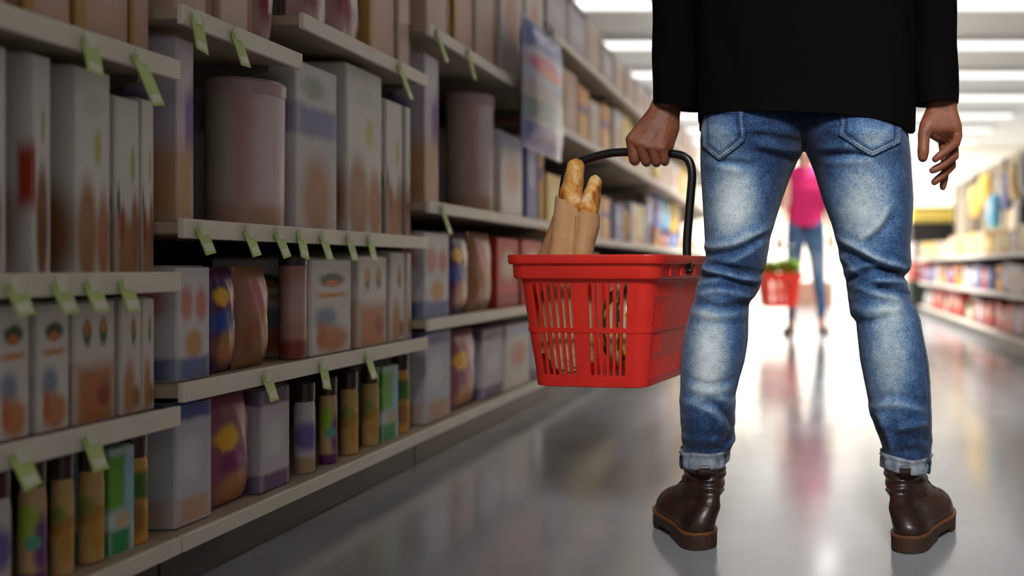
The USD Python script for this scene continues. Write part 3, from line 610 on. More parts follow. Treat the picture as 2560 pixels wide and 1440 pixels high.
FOLDS = [  # (points, amplitude in m, half width in px)
    ([(1800, 404), (1845, 410), (1880, 414)], -.007, 9), ([(1760, 400), (1805, 418), (1850, 424)], .004, 14),
    ([(1866, 334), (1930, 342), (2004, 356)], -.006, 8), ([(1881, 377), (1940, 390), (1992, 404)], -.006, 9), ([(1890, 355), (1940, 366), (2000, 380)], .005, 12),
    ([(1751, 618), (1800, 616), (1845, 604), (1926, 562)], .008, 11), ([(1758, 636), (1845, 628), (1900, 600), (1926, 588)], -.008, 9),
    ([(1918, 590), (1870, 632), (1820, 660)], .006, 10), ([(1750, 650), (1790, 664), (1827, 671), (1905, 682)], -.010, 9),
    ([(1748, 668), (1800, 682), (1850, 694), (1905, 700)], .009, 11), ([(1746, 690), (1794, 692), (1850, 708), (1900, 716)], -.009, 8),
    ([(1744, 718), (1775, 704), (1809, 700)], .007, 9), ([(1740, 740), (1790, 728), (1840, 734), (1885, 742)], .008, 10),
    ([(1736, 756), (1770, 760), (1805, 770), (1877, 758)], -.009, 9), ([(1724, 776), (1790, 790), (1868, 778)], .005, 12), ([(1720, 800), (1780, 808), (1860, 800)], -.003, 10),
    ([(1722, 948), (1780, 962), (1842, 942)], -.004, 9), ([(1720, 965), (1780, 980), (1838, 962)], .004, 11),
    ([(1752, 1010), (1795, 1016), (1820, 1040), (1830, 1066)], -.009, 10), ([(1706, 1000), (1745, 1012), (1790, 1034), (1816, 1070)], .007, 13),
    ([(1795, 992), (1838, 1010)], .006, 12), ([(1708, 1112), (1754, 1124), (1805, 1110)], -.006, 9), ([(1706, 1090), (1760, 1098), (1800, 1092)], .005, 11),
    ([(1802, 1116), (1822, 1092), (1836, 1058)], -.008, 8), ([(1812, 1120), (1836, 1096)], .006, 8),
    ([(2061, 389), (2110, 386), (2172, 389)], -.007, 8), ([(2040, 372), (2090, 364), (2140, 366)], .004, 12), ([(2060, 405), (2120, 404), (2190, 402)], .005, 12),
    ([(2090, 594), (2130, 612), (2170, 634), (2264, 668)], .008, 10), ([(2094, 616), (2140, 640), (2190, 664), (2250, 686)], -.008, 9),
    ([(2141, 604), (2180, 576), (2206, 546), (2218, 505)], .006, 12), ([(2160, 616), (2205, 580), (2232, 540)], -.006, 11),
    ([(2100, 640), (2125, 660), (2150, 690)], .006, 10), ([(2112, 708), (2140, 690), (2170, 676), (2255, 684)], -.009, 9), ([(2108, 690), (2150, 668), (2200, 660)], .006, 9),
    ([(2190, 717), (2230, 722), (2280, 731)], -.012, 8), ([(2132, 712), (2194, 735), (2252, 752)], .008, 11), ([(2180, 700), (2230, 702), (2276, 710)], .008, 9),
    ([(2148, 611), (2210, 658), (2274, 670)], .005, 9), ([(2124, 790), (2171, 804), (2220, 792)], -.005, 9), ([(2126, 766), (2180, 776), (2260, 770)], .005, 12),
    ([(2170, 1020), (2242, 1010), (2320, 1030)], .006, 12), ([(2172, 1006), (2240, 990), (2318, 1004)], -.003, 9), ([(2176, 1036), (2204, 1096), (2218, 1142)], -.010, 9), ([(2196, 1030), (2224, 1090), (2236, 1140)], .006, 12),
    ([(2242, 1072), (2280, 1062), (2322, 1054)], .006, 11), ([(2240, 1090), (2280, 1084), (2324, 1076)], -.006, 9), ([(2263, 1106), (2300, 1104), (2322, 1112)], .005, 9), ([(2230, 1128), (2280, 1126), (2324, 1130)], -.005, 8),
    ([(2008, 282), (2009, 340), (2010, 396)], -.008, 6),
]
def polydist(px, py, pts):
    pts = smoothline(pts, max(8, len(pts) * 5)) if len(pts) > 2 else np.array(pts, float)
    best = np.full(len(px), 1e9); along = np.zeros(len(px))
    seg = np.linalg.norm(np.diff(pts, axis=0), axis=1); tot = seg.sum(); s0 = 0
    for (a, b), L in zip(zip(pts[:-1], pts[1:]), seg):
        d = b - a; t = np.clip(((px - a[0]) * d[0] + (py - a[1]) * d[1]) / max(L * L, 1e-9), 0, 1)
        e = np.hypot(px - a[0] - t * d[0], py - a[1] - t * d[1]); m = e < best
        best = np.where(m, e, best); along = np.where(m, (s0 + t * L) / tot, along); s0 += L
    return best, along
px, py = pix(V)
N = np.array(jt.vertex_normals)
D = np.zeros(len(V))
for pts, amp, w in FOLDS:
    d, al = polydist(px, py, pts)
    D += amp * np.exp(-(d / w) ** 2) * np.clip(np.minimum(al, 1 - al) * 6 + 0.25, 0, 1) * (1.0 if True else 0)
nz = meshkit.fbm(np.stack([V[:, 0] * 22, V[:, 1] * 22, V[:, 2] * 55], 1), 3, 5) - 0.5
zone = np.exp(-((py - 690) / 70) ** 2) + 0.8 * np.exp(-((py - 1080) / 60) ** 2) + 0.18
D += nz * 0.010 * zone
side = np.abs(N[:, 1])                             # keep the outline: push mostly where the cloth faces us
V = V + N * (D * (0.35 + 0.65 * side))[:, None]
jt.vertices = V

# fade of the denim: a wear map of the cloth
def blob(cx, cy, rx, ry, p=1.0): return np.exp(-(((px - cx) / rx) ** 2 + ((py - cy) / ry) ** 2) ** p)
fade = np.zeros(len(V)) + 0.15
for a in [(1838, 480, 62, 85, 1.2, .62), (1825, 560, 70, 60, 1, .35), (2160, 480, 80, 95, 1.2, .5), (2150, 560, 70, 60, 1, .3), (1775, 860, 55, 120, 1.2, .55), (1768, 930, 50, 90, 1, .25), (2225, 890, 62, 150, 1.3, .5),
          (1800, 345, 44, 50, 1.2, .30), (2185, 345, 56, 40, 1.2, .32), (1760, 960, 46, 60, 1, .15), (2215, 780, 60, 40, 1, .2), (1790, 640, 60, 60, 1, .12), (2190, 640, 70, 60, 1, .10)]:
    fade += a[5] * blob(*a[:5])
for pts, amp, w in FOLDS:                          # ridges of set-in folds are worn pale
    if amp > 0:
        d, al = polydist(px, py, pts); fade += amp * 26 * np.exp(-(d / (w * 0.8)) ** 2) * np.clip(np.minimum(al, 1 - al) * 6 + .2, 0, 1)
    else:
        d, al = polydist(px, py, pts); fade += amp * 12 * np.exp(-(d / (w * 0.8)) ** 2)
fade -= 0.10 * np.exp(-((px - 2010) / 60) ** 2) * (py < 480)
fade -= 0.12 * np.exp(-((py - 1090) / 40) ** 2)
fade += 0.10 * (meshkit.fbm(V * 30, 3, 9) - 0.5)
fade = np.clip(fade, 0, 1)

def denim(name, attr=True, base=None):
    nodes = {'g': ('texture_coordinate', {}),
             'a': ('attribute', {'attribute': 'fade'}),
             'n1': ('noise_texture', {'scale': 480.0, 'detail': 3.0, 'roughness': 0.7}),
             'n2': ('noise_texture', {'scale': 60.0, 'detail': 3.0}),
             'm1': ('math', {'math_type': 'multiply_add', 'value2': 1.1, 'value3': -0.55}),
             'm2': ('math', {'math_type': 'multiply_add', 'value2': 0.30, 'value3': -0.15}),
             's1': ('math', {'math_type': 'add'}), 's2': ('math', {'math_type': 'add', 'use_clamp': True}),
             'r': ('rgb_ramp', {'ramp': [(0.0, lin((12, 21, 40))), (0.22, lin((36, 65, 108))), (0.45, lin((86, 117, 152))), (0.7, lin((160, 174, 182))), (1.0, lin((206, 216, 220)))]}),
             'w': ('wave_texture', {'wave_type': 'bands', 'bands_direction': 'diagonal', 'scale': 260.0, 'distortion': 1.5, 'detail': 1.0}),
             'b': ('bump', {'strength': 0.35, 'distance': 0.0012}),
             'p': ('principled_bsdf', {'roughness': 0.85, 'specular_ior_level': 0.2, 'sheen_weight': 0.15})}
    links = [('g.object', 'n1.vector'), ('g.object', 'n2.vector'), ('g.object', 'w.vector'), ('n1.fac', 'm1.value1'), ('n2.fac', 'm2.value1'), ('m1.value', 's1.value1'), ('m2.value', 's1.value2'),
             ('s1.value', 's2.value1'), ('s2.value', 'r.fac'), ('r.color', 'p.base_color'), ('n1.fac', 'b.height'), ('b.normal', 'p.normal')]
    if attr: links.append(('a.fac', 's2.value2'))
    else: nodes['s2'][1]['value2'] = base
    return mat(name, nodes, links)
M_denim = denim('denim_faded')
M_cuff = mat('denim_inside', {'g': ('texture_coordinate', {}), 'n1': ('noise_texture', {'scale': 520.0, 'detail': 3.0, 'roughness': 0.7}), 'n2': ('noise_texture', {'scale': 40.0, 'detail': 2.0}),
    'mx': ('math', {'math_type': 'multiply'}), 'r': ('rgb_ramp', {'ramp': [(0.1, lin((62, 70, 86))), (0.25, lin((128, 136, 148))), (0.42, lin((172, 178, 184)))]}), 'b': ('bump', {'strength': 0.4, 'distance': 0.001}),
    'p': ('principled_bsdf', {'roughness': 0.9, 'specular_ior_level': 0.15})},
    [('g.object', 'n1.vector'), ('g.object', 'n2.vector'), ('n1.fac', 'mx.value1'), ('n2.fac', 'mx.value2'), ('mx.value', 'r.fac'), ('r.color', 'p.base_color'), ('n1.fac', 'b.height'), ('b.normal', 'p.normal')])
M_thread_dark = plain('thread_dark_blue', (24, 30, 46), 0.8)
M_thread_pale = plain('thread_pale', (150, 158, 164), 0.8)
M_black = plain('jacket_black', (7, 7, 8), 0.9, 0.06, noise_scale=500, noise_amt=0.5, bump=0.25, bump_scale=600)
M_leather = plain('boot_leather', (50, 28, 18), 0.27, 0.5, noise_scale=14, noise_amt=0.35, bump=0.18, bump_scale=140)
M_leather2 = plain('boot_leather_dark', (38, 22, 15), 0.33, 0.45, noise_scale=20, noise_amt=0.3, bump=0.15, bump_scale=160)
M_sole = plain('boot_sole', (56, 37, 26), 0.6, 0.3, noise_scale=40, noise_amt=0.3, bump=0.2, bump_scale=300)
M_welt = plain('boot_welt', (104, 64, 36), 0.55, 0.3, noise_scale=60, noise_amt=0.4)
M_thread = plain('boot_thread', (26, 16, 12), 0.7)
M_brass = plain('boot_hook_brass', (206, 176, 120), 0.3, metal=0.9)
def skin_mat(name, c0, c1, c2):
    return mat(name, {'g': ('texture_coordinate', {}), 'n': ('noise_texture', {'scale': 26.0, 'detail': 5.0, 'roughness': 0.65}), 'r': ('rgb_ramp', {'ramp': [(0.25, lin(c0)), (0.5, lin(c1)), (0.78, lin(c2))]}),
        'n2': ('noise_texture', {'scale': 240.0, 'detail': 3.0}), 'b': ('bump', {'strength': 0.2, 'distance': 0.001}),
        'p': ('principled_bsdf', {'roughness': 0.52, 'specular_ior_level': 0.35, 'subsurface_weight': 0.06, 'subsurface_scale': 0.004})},
        [('g.object', 'n.vector'), ('n.fac', 'r.fac'), ('r.color', 'p.base_color'), ('g.object', 'n2.vector'), ('n2.fac', 'b.height'), ('b.normal', 'p.normal')])
M_skin = skin_mat('skin_brown', (92, 50, 34), (128, 76, 54), (150, 94, 68))
M_nail = plain('finger_nail', (176, 124, 104), 0.3)
M_hair = plain('hair_black', (20, 17, 16), 0.8, 0.2, noise_scale=120, noise_amt=0.5, bump=0.8, bump_scale=300)
M_eye = plain('eye_white', (226, 220, 212), 0.2)
M_iris = plain('eye_dark', (34, 22, 16), 0.15)
M_dark_gap = plain('jacket_lining', (8, 8, 9), 0.9, 0.05)

person = thing('person', 'person from behind in black jacket, faded blue jeans and brown boots, holding a red basket', 'person')
jeans = obj('jeans', jt, M_denim, person, smooth=True, attrs={'fade': fade}, label='faded blue jeans with turned-up hems')

# things sewn onto the jeans follow its surface
class Skinned:
    def __init__(self, m):
        self.m = m; self.r = trimesh.ray.ray_pyembree.RayMeshIntersector(m) if trimesh.ray.has_embree else trimesh.ray.ray_triangle.RayMeshIntersector(m)
    def hit(self, pts):
        pts = np.asarray(pts, float)
        d = np.stack([(pts[:, 0] - CX) / F, np.ones(len(pts)), -(pts[:, 1] - CY) / F], 1); d /= np.linalg.norm(d, axis=1, keepdims=True)
        o = np.repeat([[0, 0, H]], len(pts), 0)
        loc, ray, t = self.r.intersects_location(o, d, multiple_hits=False)
        out = np.full((len(pts), 3), np.nan); nn = np.zeros((len(pts), 3)); out[ray] = loc; nn[ray] = self.m.face_normals[t]
        return out, nn
    def line(self, pts, n, lift):
        q = smoothline(pts, n) if len(pts) > 2 else np.array(pts[0]) + (np.array(pts[1]) - pts[0]) * np.linspace(0, 1, n)[:, None]
        p, nn = self.hit(q); ok = ~np.isnan(p[:, 0]); return p[ok] + nn[ok] * lift, nn[ok]
    def patch(self, poly, step, lift, thick, shrink=0.0):
        """A cloth patch of outline poly (pixels) lying on the surface; returns its mesh and its pixel positions."""
        pg = Polygon(poly)
        pts = [np.array(pg.exterior.interpolate(s).coords[0]) for s in np.arange(0, pg.length, step)]
        x0, y0, x1, y1 = pg.bounds
        inner = [(x, y) for x in np.arange(x0 + step / 2, x1, step) for y in np.arange(y0 + step / 2, y1, step) if pg.contains(Point(x, y)) and pg.exterior.distance(Point(x, y)) > step * .45]
        q = np.vstack([pts, inner]) if inner else np.array(pts)
        from scipy.spatial import Delaunay
        t = Delaunay(q).simplices
        t = np.array([s for s in t if pg.contains(Point(*q[s].mean(0)))])
        p, nn = self.hit(q)
        bad = np.isnan(p[:, 0])
        if bad.any():
            good = np.where(~bad)[0]
            for i in np.where(bad)[0]:
                j = good[np.argmin(((q[good] - q[i]) ** 2).sum(1))]; p[i] = p[j]; nn[i] = nn[j]
        edge = np.arange(len(pts))
        top = p + nn * (lift + thick); bot = p - nn * 0.002
        n = len(q)
        a, b = edge, np.roll(edge, -1)
        f = np.vstack([t, t[:, ::-1] + n, np.stack([a, b, b + n], 1), np.stack([a, b + n, a + n], 1)])
        m = trimesh.Trimesh(np.vstack([top, bot]), f, process=False); trimesh.repair.fix_normals(m)
        return m, np.vstack([q, q])
SK = Skinned(jt)
def dashes(sk, pts, step, length, lift, rad, material, parent, name='stitching'):
    pts = np.array(pts, float)
    ln = LineString(pts); out = []
    for s in np.arange(0, ln.length - length, step):
        q = np.array([ln.interpolate(s + length * k / 2).coords[0] for k in range(3)])
        p, nn = sk.line(q, 3, lift)
        if len(p) == 3: out.append(tube(p, rad, 5))
    if out:
        path = obj(name, cat_(*out), material, parent)
        return path
from scipy.spatial import cKDTree
PXY = cKDTree(np.stack([px, py], 1)[N[:, 1] < 0.1]); FD = fade[N[:, 1] < 0.1]
def pocket(outline, stitch1, stitch2, extra):
    m, q = SK.patch(outline, 4.0, 0.0, 0.0030)
    _, i = PXY.query(q)
    e = np.array([Polygon(outline).exterior.distance(Point(*x)) for x in q])
    fd = np.clip(FD[i] + 0.08 - 0.30 * (e < 3) + 0.16 * np.exp(-((e - 7) / 3.0) ** 2) - .22 * np.exp(-((e - 17) / 3.) ** 2), 0, 1)
    path = obj('pocket', m, M_denim, jeans, smooth=40 if False else True, attrs={'fade': fd})
    sk = Skinned(trimesh.util.concatenate([trimesh.Trimesh(jt.vertices, jt.faces, process=False), m]))
    for st in (stitch1, stitch2):
        dashes(sk, st, 7.0, 4.6, 0.0006, 0.0011, M_thread_dark, jeans, 'stitching')
    return path
pl = [(1757, 268), (1861, 268), (1861, 300), (1866, 336), (1863, 352), (1840, 372), (1799, 402), (1758, 367), (1755, 330)]
pocket(pl, [(1855, 268), (1856, 300), (1860, 336), (1857, 348), (1836, 367), (1799, 395), (1762, 362)], [(1848, 268), (1849, 302), (1852, 334), (1850, 344), (1830, 362), (1799, 387), (1766, 356)], None)
pr = [(2096, 268), (2250, 268), (2252, 330), (2249, 358), (2180, 392), (2150, 374), (2096, 338), (2100, 310)]
pocket(pr, [(2103, 268), (2107, 312), (2103, 336), (2152, 368), (2180, 384), (2243, 354), (2246, 330), (2244, 268)], [(2110, 268), (2114, 312), (2111, 333), (2154, 361), (2180, 376), (2236, 350), (2238, 268)], None)
dashes(SK, [(1760, 304), (1784, 302)], 7, 5, 0.0006, 0.0007, M_thread_dark, jeans)
dashes(SK, [(1760, 316), (1782, 318)], 7, 5, 0.0006, 0.0007, M_thread_dark, jeans)
def seam(name, pts, rad=0.0016, lift=0.0003):
    p, nn = SK.line(pts, 50, lift)
    if len(p) > 3: obj(name, tube(p, rad, 6, 0.6), M_denim, jeans, smooth=True, attrs={'fade': np.full(len(p) * 6 + 2, 0.12)})
seam('seam', [(2008, 270), (2009, 330), (2010, 385)])
seam('seam', [(2297, 812), (2306, 860), (2317, 920), (2321, 980), (2323, 1040), (2325, 1100), (2322, 1140)])
seam('seam', [(1866, 790), (1866, 850), (1856, 905), (1842, 955), (1834, 990)])

# turned-up hems
def cuff(cx, cy, rx, ry, ztop, zbot, tilt, seed):
    n, k = 96, 14
    t = np.arange(n) * 2 * np.pi / n
    prof = [(-.008, .0), (.000, .004), (.004, .0), (.005, -.2), (.0048, -.5), (.0055, -.8), (.004, -.97), (.0, -1.02), (-.005, -1.0), (-.007, -.6), (-.008, -.3)]
    prof = smoothline(prof, 20)
    rings = []
    for (o, h) in prof:
        z = ztop + (ztop - zbot) * h
        wob = 0.0022 * np.sin(t * 5 + seed + h * 2) + 0.0015 * np.sin(t * 11 + seed * 2)
        rings.append(np.stack([cx + (rx + o + wob) * np.cos(t), cy + (ry + o + wob) * np.sin(t), z + tilt * np.cos(t) * 0.5 + 0.002 * np.sin(3 * t + seed)], 1))
    rings = np.array(rings); rings = np.concatenate([rings, rings[:1]])
    v = rings[:-1].reshape(-1, 3); R = len(rings) - 1
    f = []
    q = grid_faces(R + 1, n, True) % (R * n)
    m = trimesh.Trimesh(v, q, process=False)
    if m.volume < 0: m.invert()
    return m
def cuff_at(xl, xr, yt, yb, tilt, seed):
    Y = YM + .004
    a, b = P(xl, yt, Y), P(xr, yt, Y); zb = P(xl, yb, Y - .08)[2]; zt = P(xl, yt, Y - .06)[2]
    c = cuff((a[0] + b[0]) / 2, Y, (b[0] - a[0]) / 2 - .005, .079, zt, zb, tilt, seed)
    return obj('turned_up_hem', c, M_cuff, jeans, smooth=True, label='pale grey-blue turned-up hem')
cuff_at(1700, 1824, 1131, 1177, .004, 1.0)
cuff_at(2200, 2326, 1144, 1187, -.004, 2.2)
for (x, y0, y1) in ((1706, 1136, 1172), (2321, 1150, 1184)):   # side seam caught in each hem
    Y = YM - 0.03
    p = [P(x, y0 + (y1 - y0) * s, Y) for s in (0, .33, .66, 1)]
    p = [q + np.array([(-.004 if x < 2000 else .004) * math.sin(3 * i), 0, 0]) for i, q in enumerate(p)]
    obj('hem_seam', tube(smoothline(p, 10), [.003, .006, .0065, .006, .0055, .006, .0065, .0065, .005, .003], 10), M_denim, jeans, smooth=True, attrs={'fade': np.full(10 * 10 + 2, 0.05)})

# ---- jacket
def jacket():
    n = 120
    t = np.arange(n) * 2 * np.pi / n
    rows = [(.0, .2385, .158), (.06, .239, .158), (.16, .239, .156), (.26, .238, .150), (.36, .236, .146), (.44, .232, .140), (.49, .215, .125), (.525, .17, .105), (.545, .10, .085), (.56, .072, .078)]
    zc = smoothline([(a, b, c) for a, b, c in rows], 60)
    zhem0 = P(2012, 290, YM)[2]
    out = []
    cx = (P(1744, 250, YM)[0] + P(2286, 250, YM)[0]) / 2
    # hem height by angle: the back hem rises toward the left, the front hangs lower
    hx = cx + .2385 * np.cos(t)
    pxh = CX + hx * F / (YM - .1)
    back = np.interp(pxh, [1740, 1760, 1900, 2000, 2100, 2200, 2250, 2290], [292, 277, 280, 284, 292, 303, 312, 322])
    fr = 322.0
    wgt = np.clip((np.sin(t) + 0.25) / 0.35, 0, 1)
    zh = H - (back * (1 - wgt) + fr * wgt - CY) * (YM - .13 * (1 - wgt)) / F
    for s, rx, ry in zc:
        c, sn = np.cos(t), np.sin(t); e = 2.6
        x = np.sign(c) * np.abs(c) ** (2 / e); y = np.sign(sn) * np.abs(sn) ** (2 / e)
        z = zhem0 + s + (zh - zhem0) * np.clip(1 - s / .12, 0, 1)
        fold = 0.0035 * np.sin(t * 7 + 1) * np.clip(1 - s / .3, 0, 1) + 0.002 * np.sin(t * 13 + s * 20)
        out.append(np.stack([cx + (rx + fold) * x, YM + (ry + fold) * y, z], 1))
    out = np.array(out)
    inner = out.copy()
    ctr = np.array([cx, YM])
    inner[:, :, :2] = ctr + (out[:, :, :2] - ctr) * (1 - .006 / .16)
    m = len(out)
    rings = np.concatenate([inner[30::-1], out], 0)
    return loft(rings, cap=True)
obj_j = obj('jacket', jacket(), M_black, person, smooth=50, label='black jacket with a straight hem')
def sleeve(cuff_l, cuff_r, top_l, top_r, Y, sh):
    a, b = P(*cuff_l, Y), P(*cuff_r, Y); c, d = P(*top_l, Y), P(*top_r, Y)
    n = 64; t = np.arange(n) * 2 * np.pi / n
    keys = [(0.0, a, b, .056), (0.35, a + (c - a) * .35, b + (d - b) * .35, .060), (1.0, c, d, .064)]
    out = []
    for s in np.linspace(0, 1, 24):
        l = a + (c - a) * s; r = b + (d - b) * s
        ry = .054 + .012 * s
        tilt = (b[2] - a[2]) * (1 - s) * np.cos(t) * 0.5
        w = 0.0012 * np.sin(t * 3 + s * 9)
        k = 1.0 - 0.02 * math.exp(-(s / .03) ** 2)
        rx = (r[0] - l[0]) / 2 * k
        out.append(np.stack([(l[0] + r[0]) / 2 + (rx + w) * np.cos(t), Y + (ry * k + w) * np.sin(t), (l[2] + r[2]) / 2 + tilt], 1))
    top = out[-1].mean(0); sh = np.array(sh, float)
    for s in np.linspace(0.15, 1, 9):
        ring = out[23]; c0 = ring.mean(0); cc = c0 + (sh - c0) * s
        k = 1 + .1 * s; 
        out.append((ring - c0) * np.array([k if s < .9 else .8, k if s < .9 else .8, 0]) + cc)
    out = np.array(out); inn = out[:10].copy(); cen = inn.mean(1, keepdims=True)
    inn = cen + (inn - cen) * np.array([.9, .9, 1.0])
    return loft(np.concatenate([inn[::-1], out], 0))
s1 = sleeve((1632, 262), (1751, 277), (1631, 0), (1756, 0), 2.17, (-.215, 2.14, 1.40))
s2 = sleeve((2283, 262), (2397, 258), (2276, 0), (2390, 0), 2.13, (.215, 2.12, 1.40))
for s in (s1, s2): obj('sleeve', s, M_black, obj_j, smooth=50)
p = [P(2284, y, 1.985) for y in (0, 80, 160, 240, 305)]

# ---- body: one skin, hands included
def hand_left():
    q = lambda x, y, Y: P(x, y, Y)
    parts = []
    wrist = [(q(1684, 150, 2.17), .034), (q(1672, 235, 2.175), .031), (q(1664, 268, 2.178), .029)]
    parts += bones(wrist)
    W1, W2 = q(1650, 264, 2.178), q(1682, 264, 2.178)
    mcp = [(q(1578, 349, 2.150), .0128), (q(1602, 360, 2.146), .0128), (q(1630, 368, 2.147), .0124), (q(1656, 371, 2.152), .0118)]
    m3h = m3.Manifold.batch_hull
    cp = [(q(1640, 285, 2.168), .020), (q(1655, 283, 2.166), .020), (q(1668, 283, 2.168), .020), (q(1680, 285, 2.172), .018)]
    for i in range(3):
        parts.append(m3h([sph(*mcp[i]), sph(*mcp[i + 1]), sph(*cp[i]), sph(*cp[i + 1])]))
    parts.append(m3h([sph(q(1655, 262, 2.178), .024), sph(q(1680, 262, 2.178), .023), sph(*cp[0]), sph(*cp[3])]))
    parts.append(m3h([sph(q(1672, 366, 2.166), .011), sph(*mcp[3]), sph(*cp[3]), sph(q(1686, 320, 2.172), .012)]))
    pip = [(1586, 399), (1615, 402), (1640, 404), (1661, 402)]
    for i, (x, y) in enumerate(pip):
        r = (.0124, .0122, .0114, .0106)[i]
        X0 = q(x, y, 2.158)
        ch = [mcp[i], (X0, r), (q(x + 2, y + 3, 2.196), r * .95), (q(x + 4, y - 8, 2.222), r * .9), (q(x + 4, y - 24, 2.222), r * .8)]
        parts += bones(ch)
        parts.append(m3h([sph(mcp[i][0] + np.array([0, -.003, 0.0]), .0108), sph(q(*(np.array([x, y]) * .5 + np.array([CX + mcp[i][0][0] * F / mcp[i][0][1], CY + (H - mcp[i][0][2]) * F / mcp[i][0][1]]) * .5), 2.156), r * .98)]))
    parts += bones([(q(1632, 292, 2.19), .018), (q(1596, 330, 2.218), .0145), (q(1600, 366, 2.24), .0125), (q(1630, 384, 2.246), .0108)])
    parts.append(m3h([sph(q(1632, 292, 2.19), .018), sph(q(1596, 330, 2.216), .0145), sph(*mcp[0]), sph(*cp[0])]))
    # tendons
    for i in range(4):
        a = mcp[i][0] + np.array([0, -.0070, .006]); b = q(1658 + 4 * i, 290, 2.1535)
        parts += bones([(a, .0052), ((a + b) / 2 + np.array([0, -.0018, 0]), .0046), (b, .004)])
    return parts
def hand_right():
    q = lambda x, y, Y: P(x, y, Y)
    m3h = m3.Manifold.batch_hull; parts = []
    parts += bones([(q(2345, 150, 2.13), .036), (q(2352, 230, 2.13), .034)])
    parts.append(m3h([sph(q(2345, 235, 2.13), .028), sph(q(2362, 235, 2.13), .028), sph(q(2340, 272, 2.125), .022), sph(q(2368, 272, 2.125), .022)]))
    th0 = (q(2320, 316, 2.105), .0195); hy = (q(2386, 316, 2.112), .0165)
    parts.append(m3h([sph(q(2342, 272, 2.125), .022), sph(q(2366, 272, 2.125), .0225), sph(*th0), sph(*hy)]))
    mcp = dict(i=(q(2357, 352, 2.142), .0112), m=(q(2371, 352, 2.138), .0112), r=(q(2383, 347, 2.128), .0108), p=(q(2394, 340, 2.114), .0105))
    parts.append(m3h([sph(*th0), sph(*hy), sph(q(2357, 350, 2.138), .0112), sph(*mcp['m'])]))
    parts.append(m3h([sph(*hy), sph(*mcp['m']), sph(*mcp['r']), sph(*mcp['p'])]))
    parts.append(m3h([sph(*th0), sph(q(2340, 338, 2.118), .0125), sph(q(2356, 348, 2.136), .011), sph(q(2368, 320, 2.125), .015)]))
    parts += bones([th0, (q(2310, 336, 2.098), .0138), (q(2309, 361, 2.092), .0125), (q(2308, 380, 2.090), .0128), (q(2307, 393, 2.090), .0108)])
    parts += bones([mcp['p'], (q(2389, 359, 2.086), .0098), (q(2362, 379, 2.072), .0086), (q(2345, 392, 2.068), .0080), (q(2338, 398, 2.068), .0072)])
    parts += bones([mcp['r'], (q(2386, 390, 2.106), .0100), (q(2358, 413, 2.092), .0088), (q(2340, 422, 2.088), .0083), (q(2331, 426, 2.088), .0072)])
    parts += bones([mcp['m'], (q(2379, 414, 2.130), .0100), (q(2357, 438, 2.116), .0088), (q(2342, 450, 2.112), .0083), (q(2336, 455, 2.112), .0074)])
    parts += bones([mcp['i'], (q(2364, 414, 2.148), .0098), (q(2361, 447, 2.146), .0086), (q(2358, 462, 2.144), .0080), (q(2357, 468, 2.144), .0070)])
    return parts
HL, HR = hand_left(), hand_right()
fine = m3.Manifold.batch_boolean(HL, m3.OpType.Add), m3.Manifold.batch_boolean(HR, m3.OpType.Add)
def smoothed(m, edge, it, lamb=.5, nu=.53):
    t = tri(m.refine_to_length(edge)); t.merge_vertices(); trimesh.smoothing.filter_taubin(t, lamb, nu, it); return t
def at(x, y, z): return np.array([x, y, z], float)
bodyp = []
bodyp += bones([(P(1688, 60, 2.165), .038), (P(1690, 0, 2.165), .040), (at(-.195, 2.135, 1.34), .036)])
bodyp += bones([(P(1684, 152, 2.17), .034), (P(1686, 60, 2.165), .040)])
bodyp += bones([(P(2345, 152, 2.13), .036), (P(2340, 60, 2.13), .038), (P(2336, 0, 2.13), .040), (at(.195, 2.12, 1.34), .036)])
h = m3.Manifold.batch_hull
bodyp.append(h([sph(at(-.10, YM, 1.0), .09), sph(at(.10, YM, 1.0), .09), sph(at(-.11, YM, 1.31), .075), sph(at(.11, YM, 1.31), .075), sph(at(0, YM, 1.40), .07)]))
bodyp += bones([(at(0, YM + .01, 1.40), .07), (at(0, YM + .02, 1.55), .062)])
bodyp += bones([(at(0, YM + .02, 1.55), .062), (at(0, YM + .03, 1.60), .068)])
bodyp.append(h([sph(at(0, YM + .015, 1.70), .088), sph(at(0, YM + .05, 1.72), .082), sph(at(0, YM + .05, 1.64), .066), sph(at(0, YM + .085, 1.585), .034)]))
bodyp.append(h([sph(at(0, YM + .12, 1.685), .012), sph(at(0, YM + .142, 1.648), .013), sph(at(-.014, YM + .128, 1.64), .009), sph(at(.014, YM + .128, 1.64), .009)]))
for s in (-1, 1):
    bodyp.append(h([sph(at(s * .087, YM + .035, 1.70), .012), sph(at(s * .092, YM + .025, 1.69), .014), sph(at(s * .085, YM + .035, 1.655), .010)]))
    bodyp.append(h([sph(at(s * .022, YM + .119, 1.612), .009), sph(at(0, YM + .126, 1.612), .010)]))
    bodyp += bones([(at(s * .05, YM + .112, 1.705), .012), (at(s * .018, YM + .122, 1.70), .012)])
    x = .115
    bodyp += bones([(at(s * .10, YM, 1.0), .09), (P(1850 if s < 0 else 2160, 560, YM), .062), (P(1812 if s < 0 else 2195, 740, YM), .048), (P(1775 if s < 0 else 2245, 900, YM), .046), (P(1765 if s < 0 else 2262, 1120, YM + .005), .036), (P(1762 if s < 0 else 2265, 1230, YM + .01), .036)])
allb = m3.Manifold.batch_boolean(bodyp, m3.OpType.Add).refine_to_length(0.02) + fine[0].refine_to_length(0.0032) + fine[1].refine_to_length(0.0032)
bt = tri(allb); bt.merge_vertices()
trimesh.smoothing.filter_taubin(bt, .5, .53, 9)
obj('body', bt, M_skin, person, smooth=True)
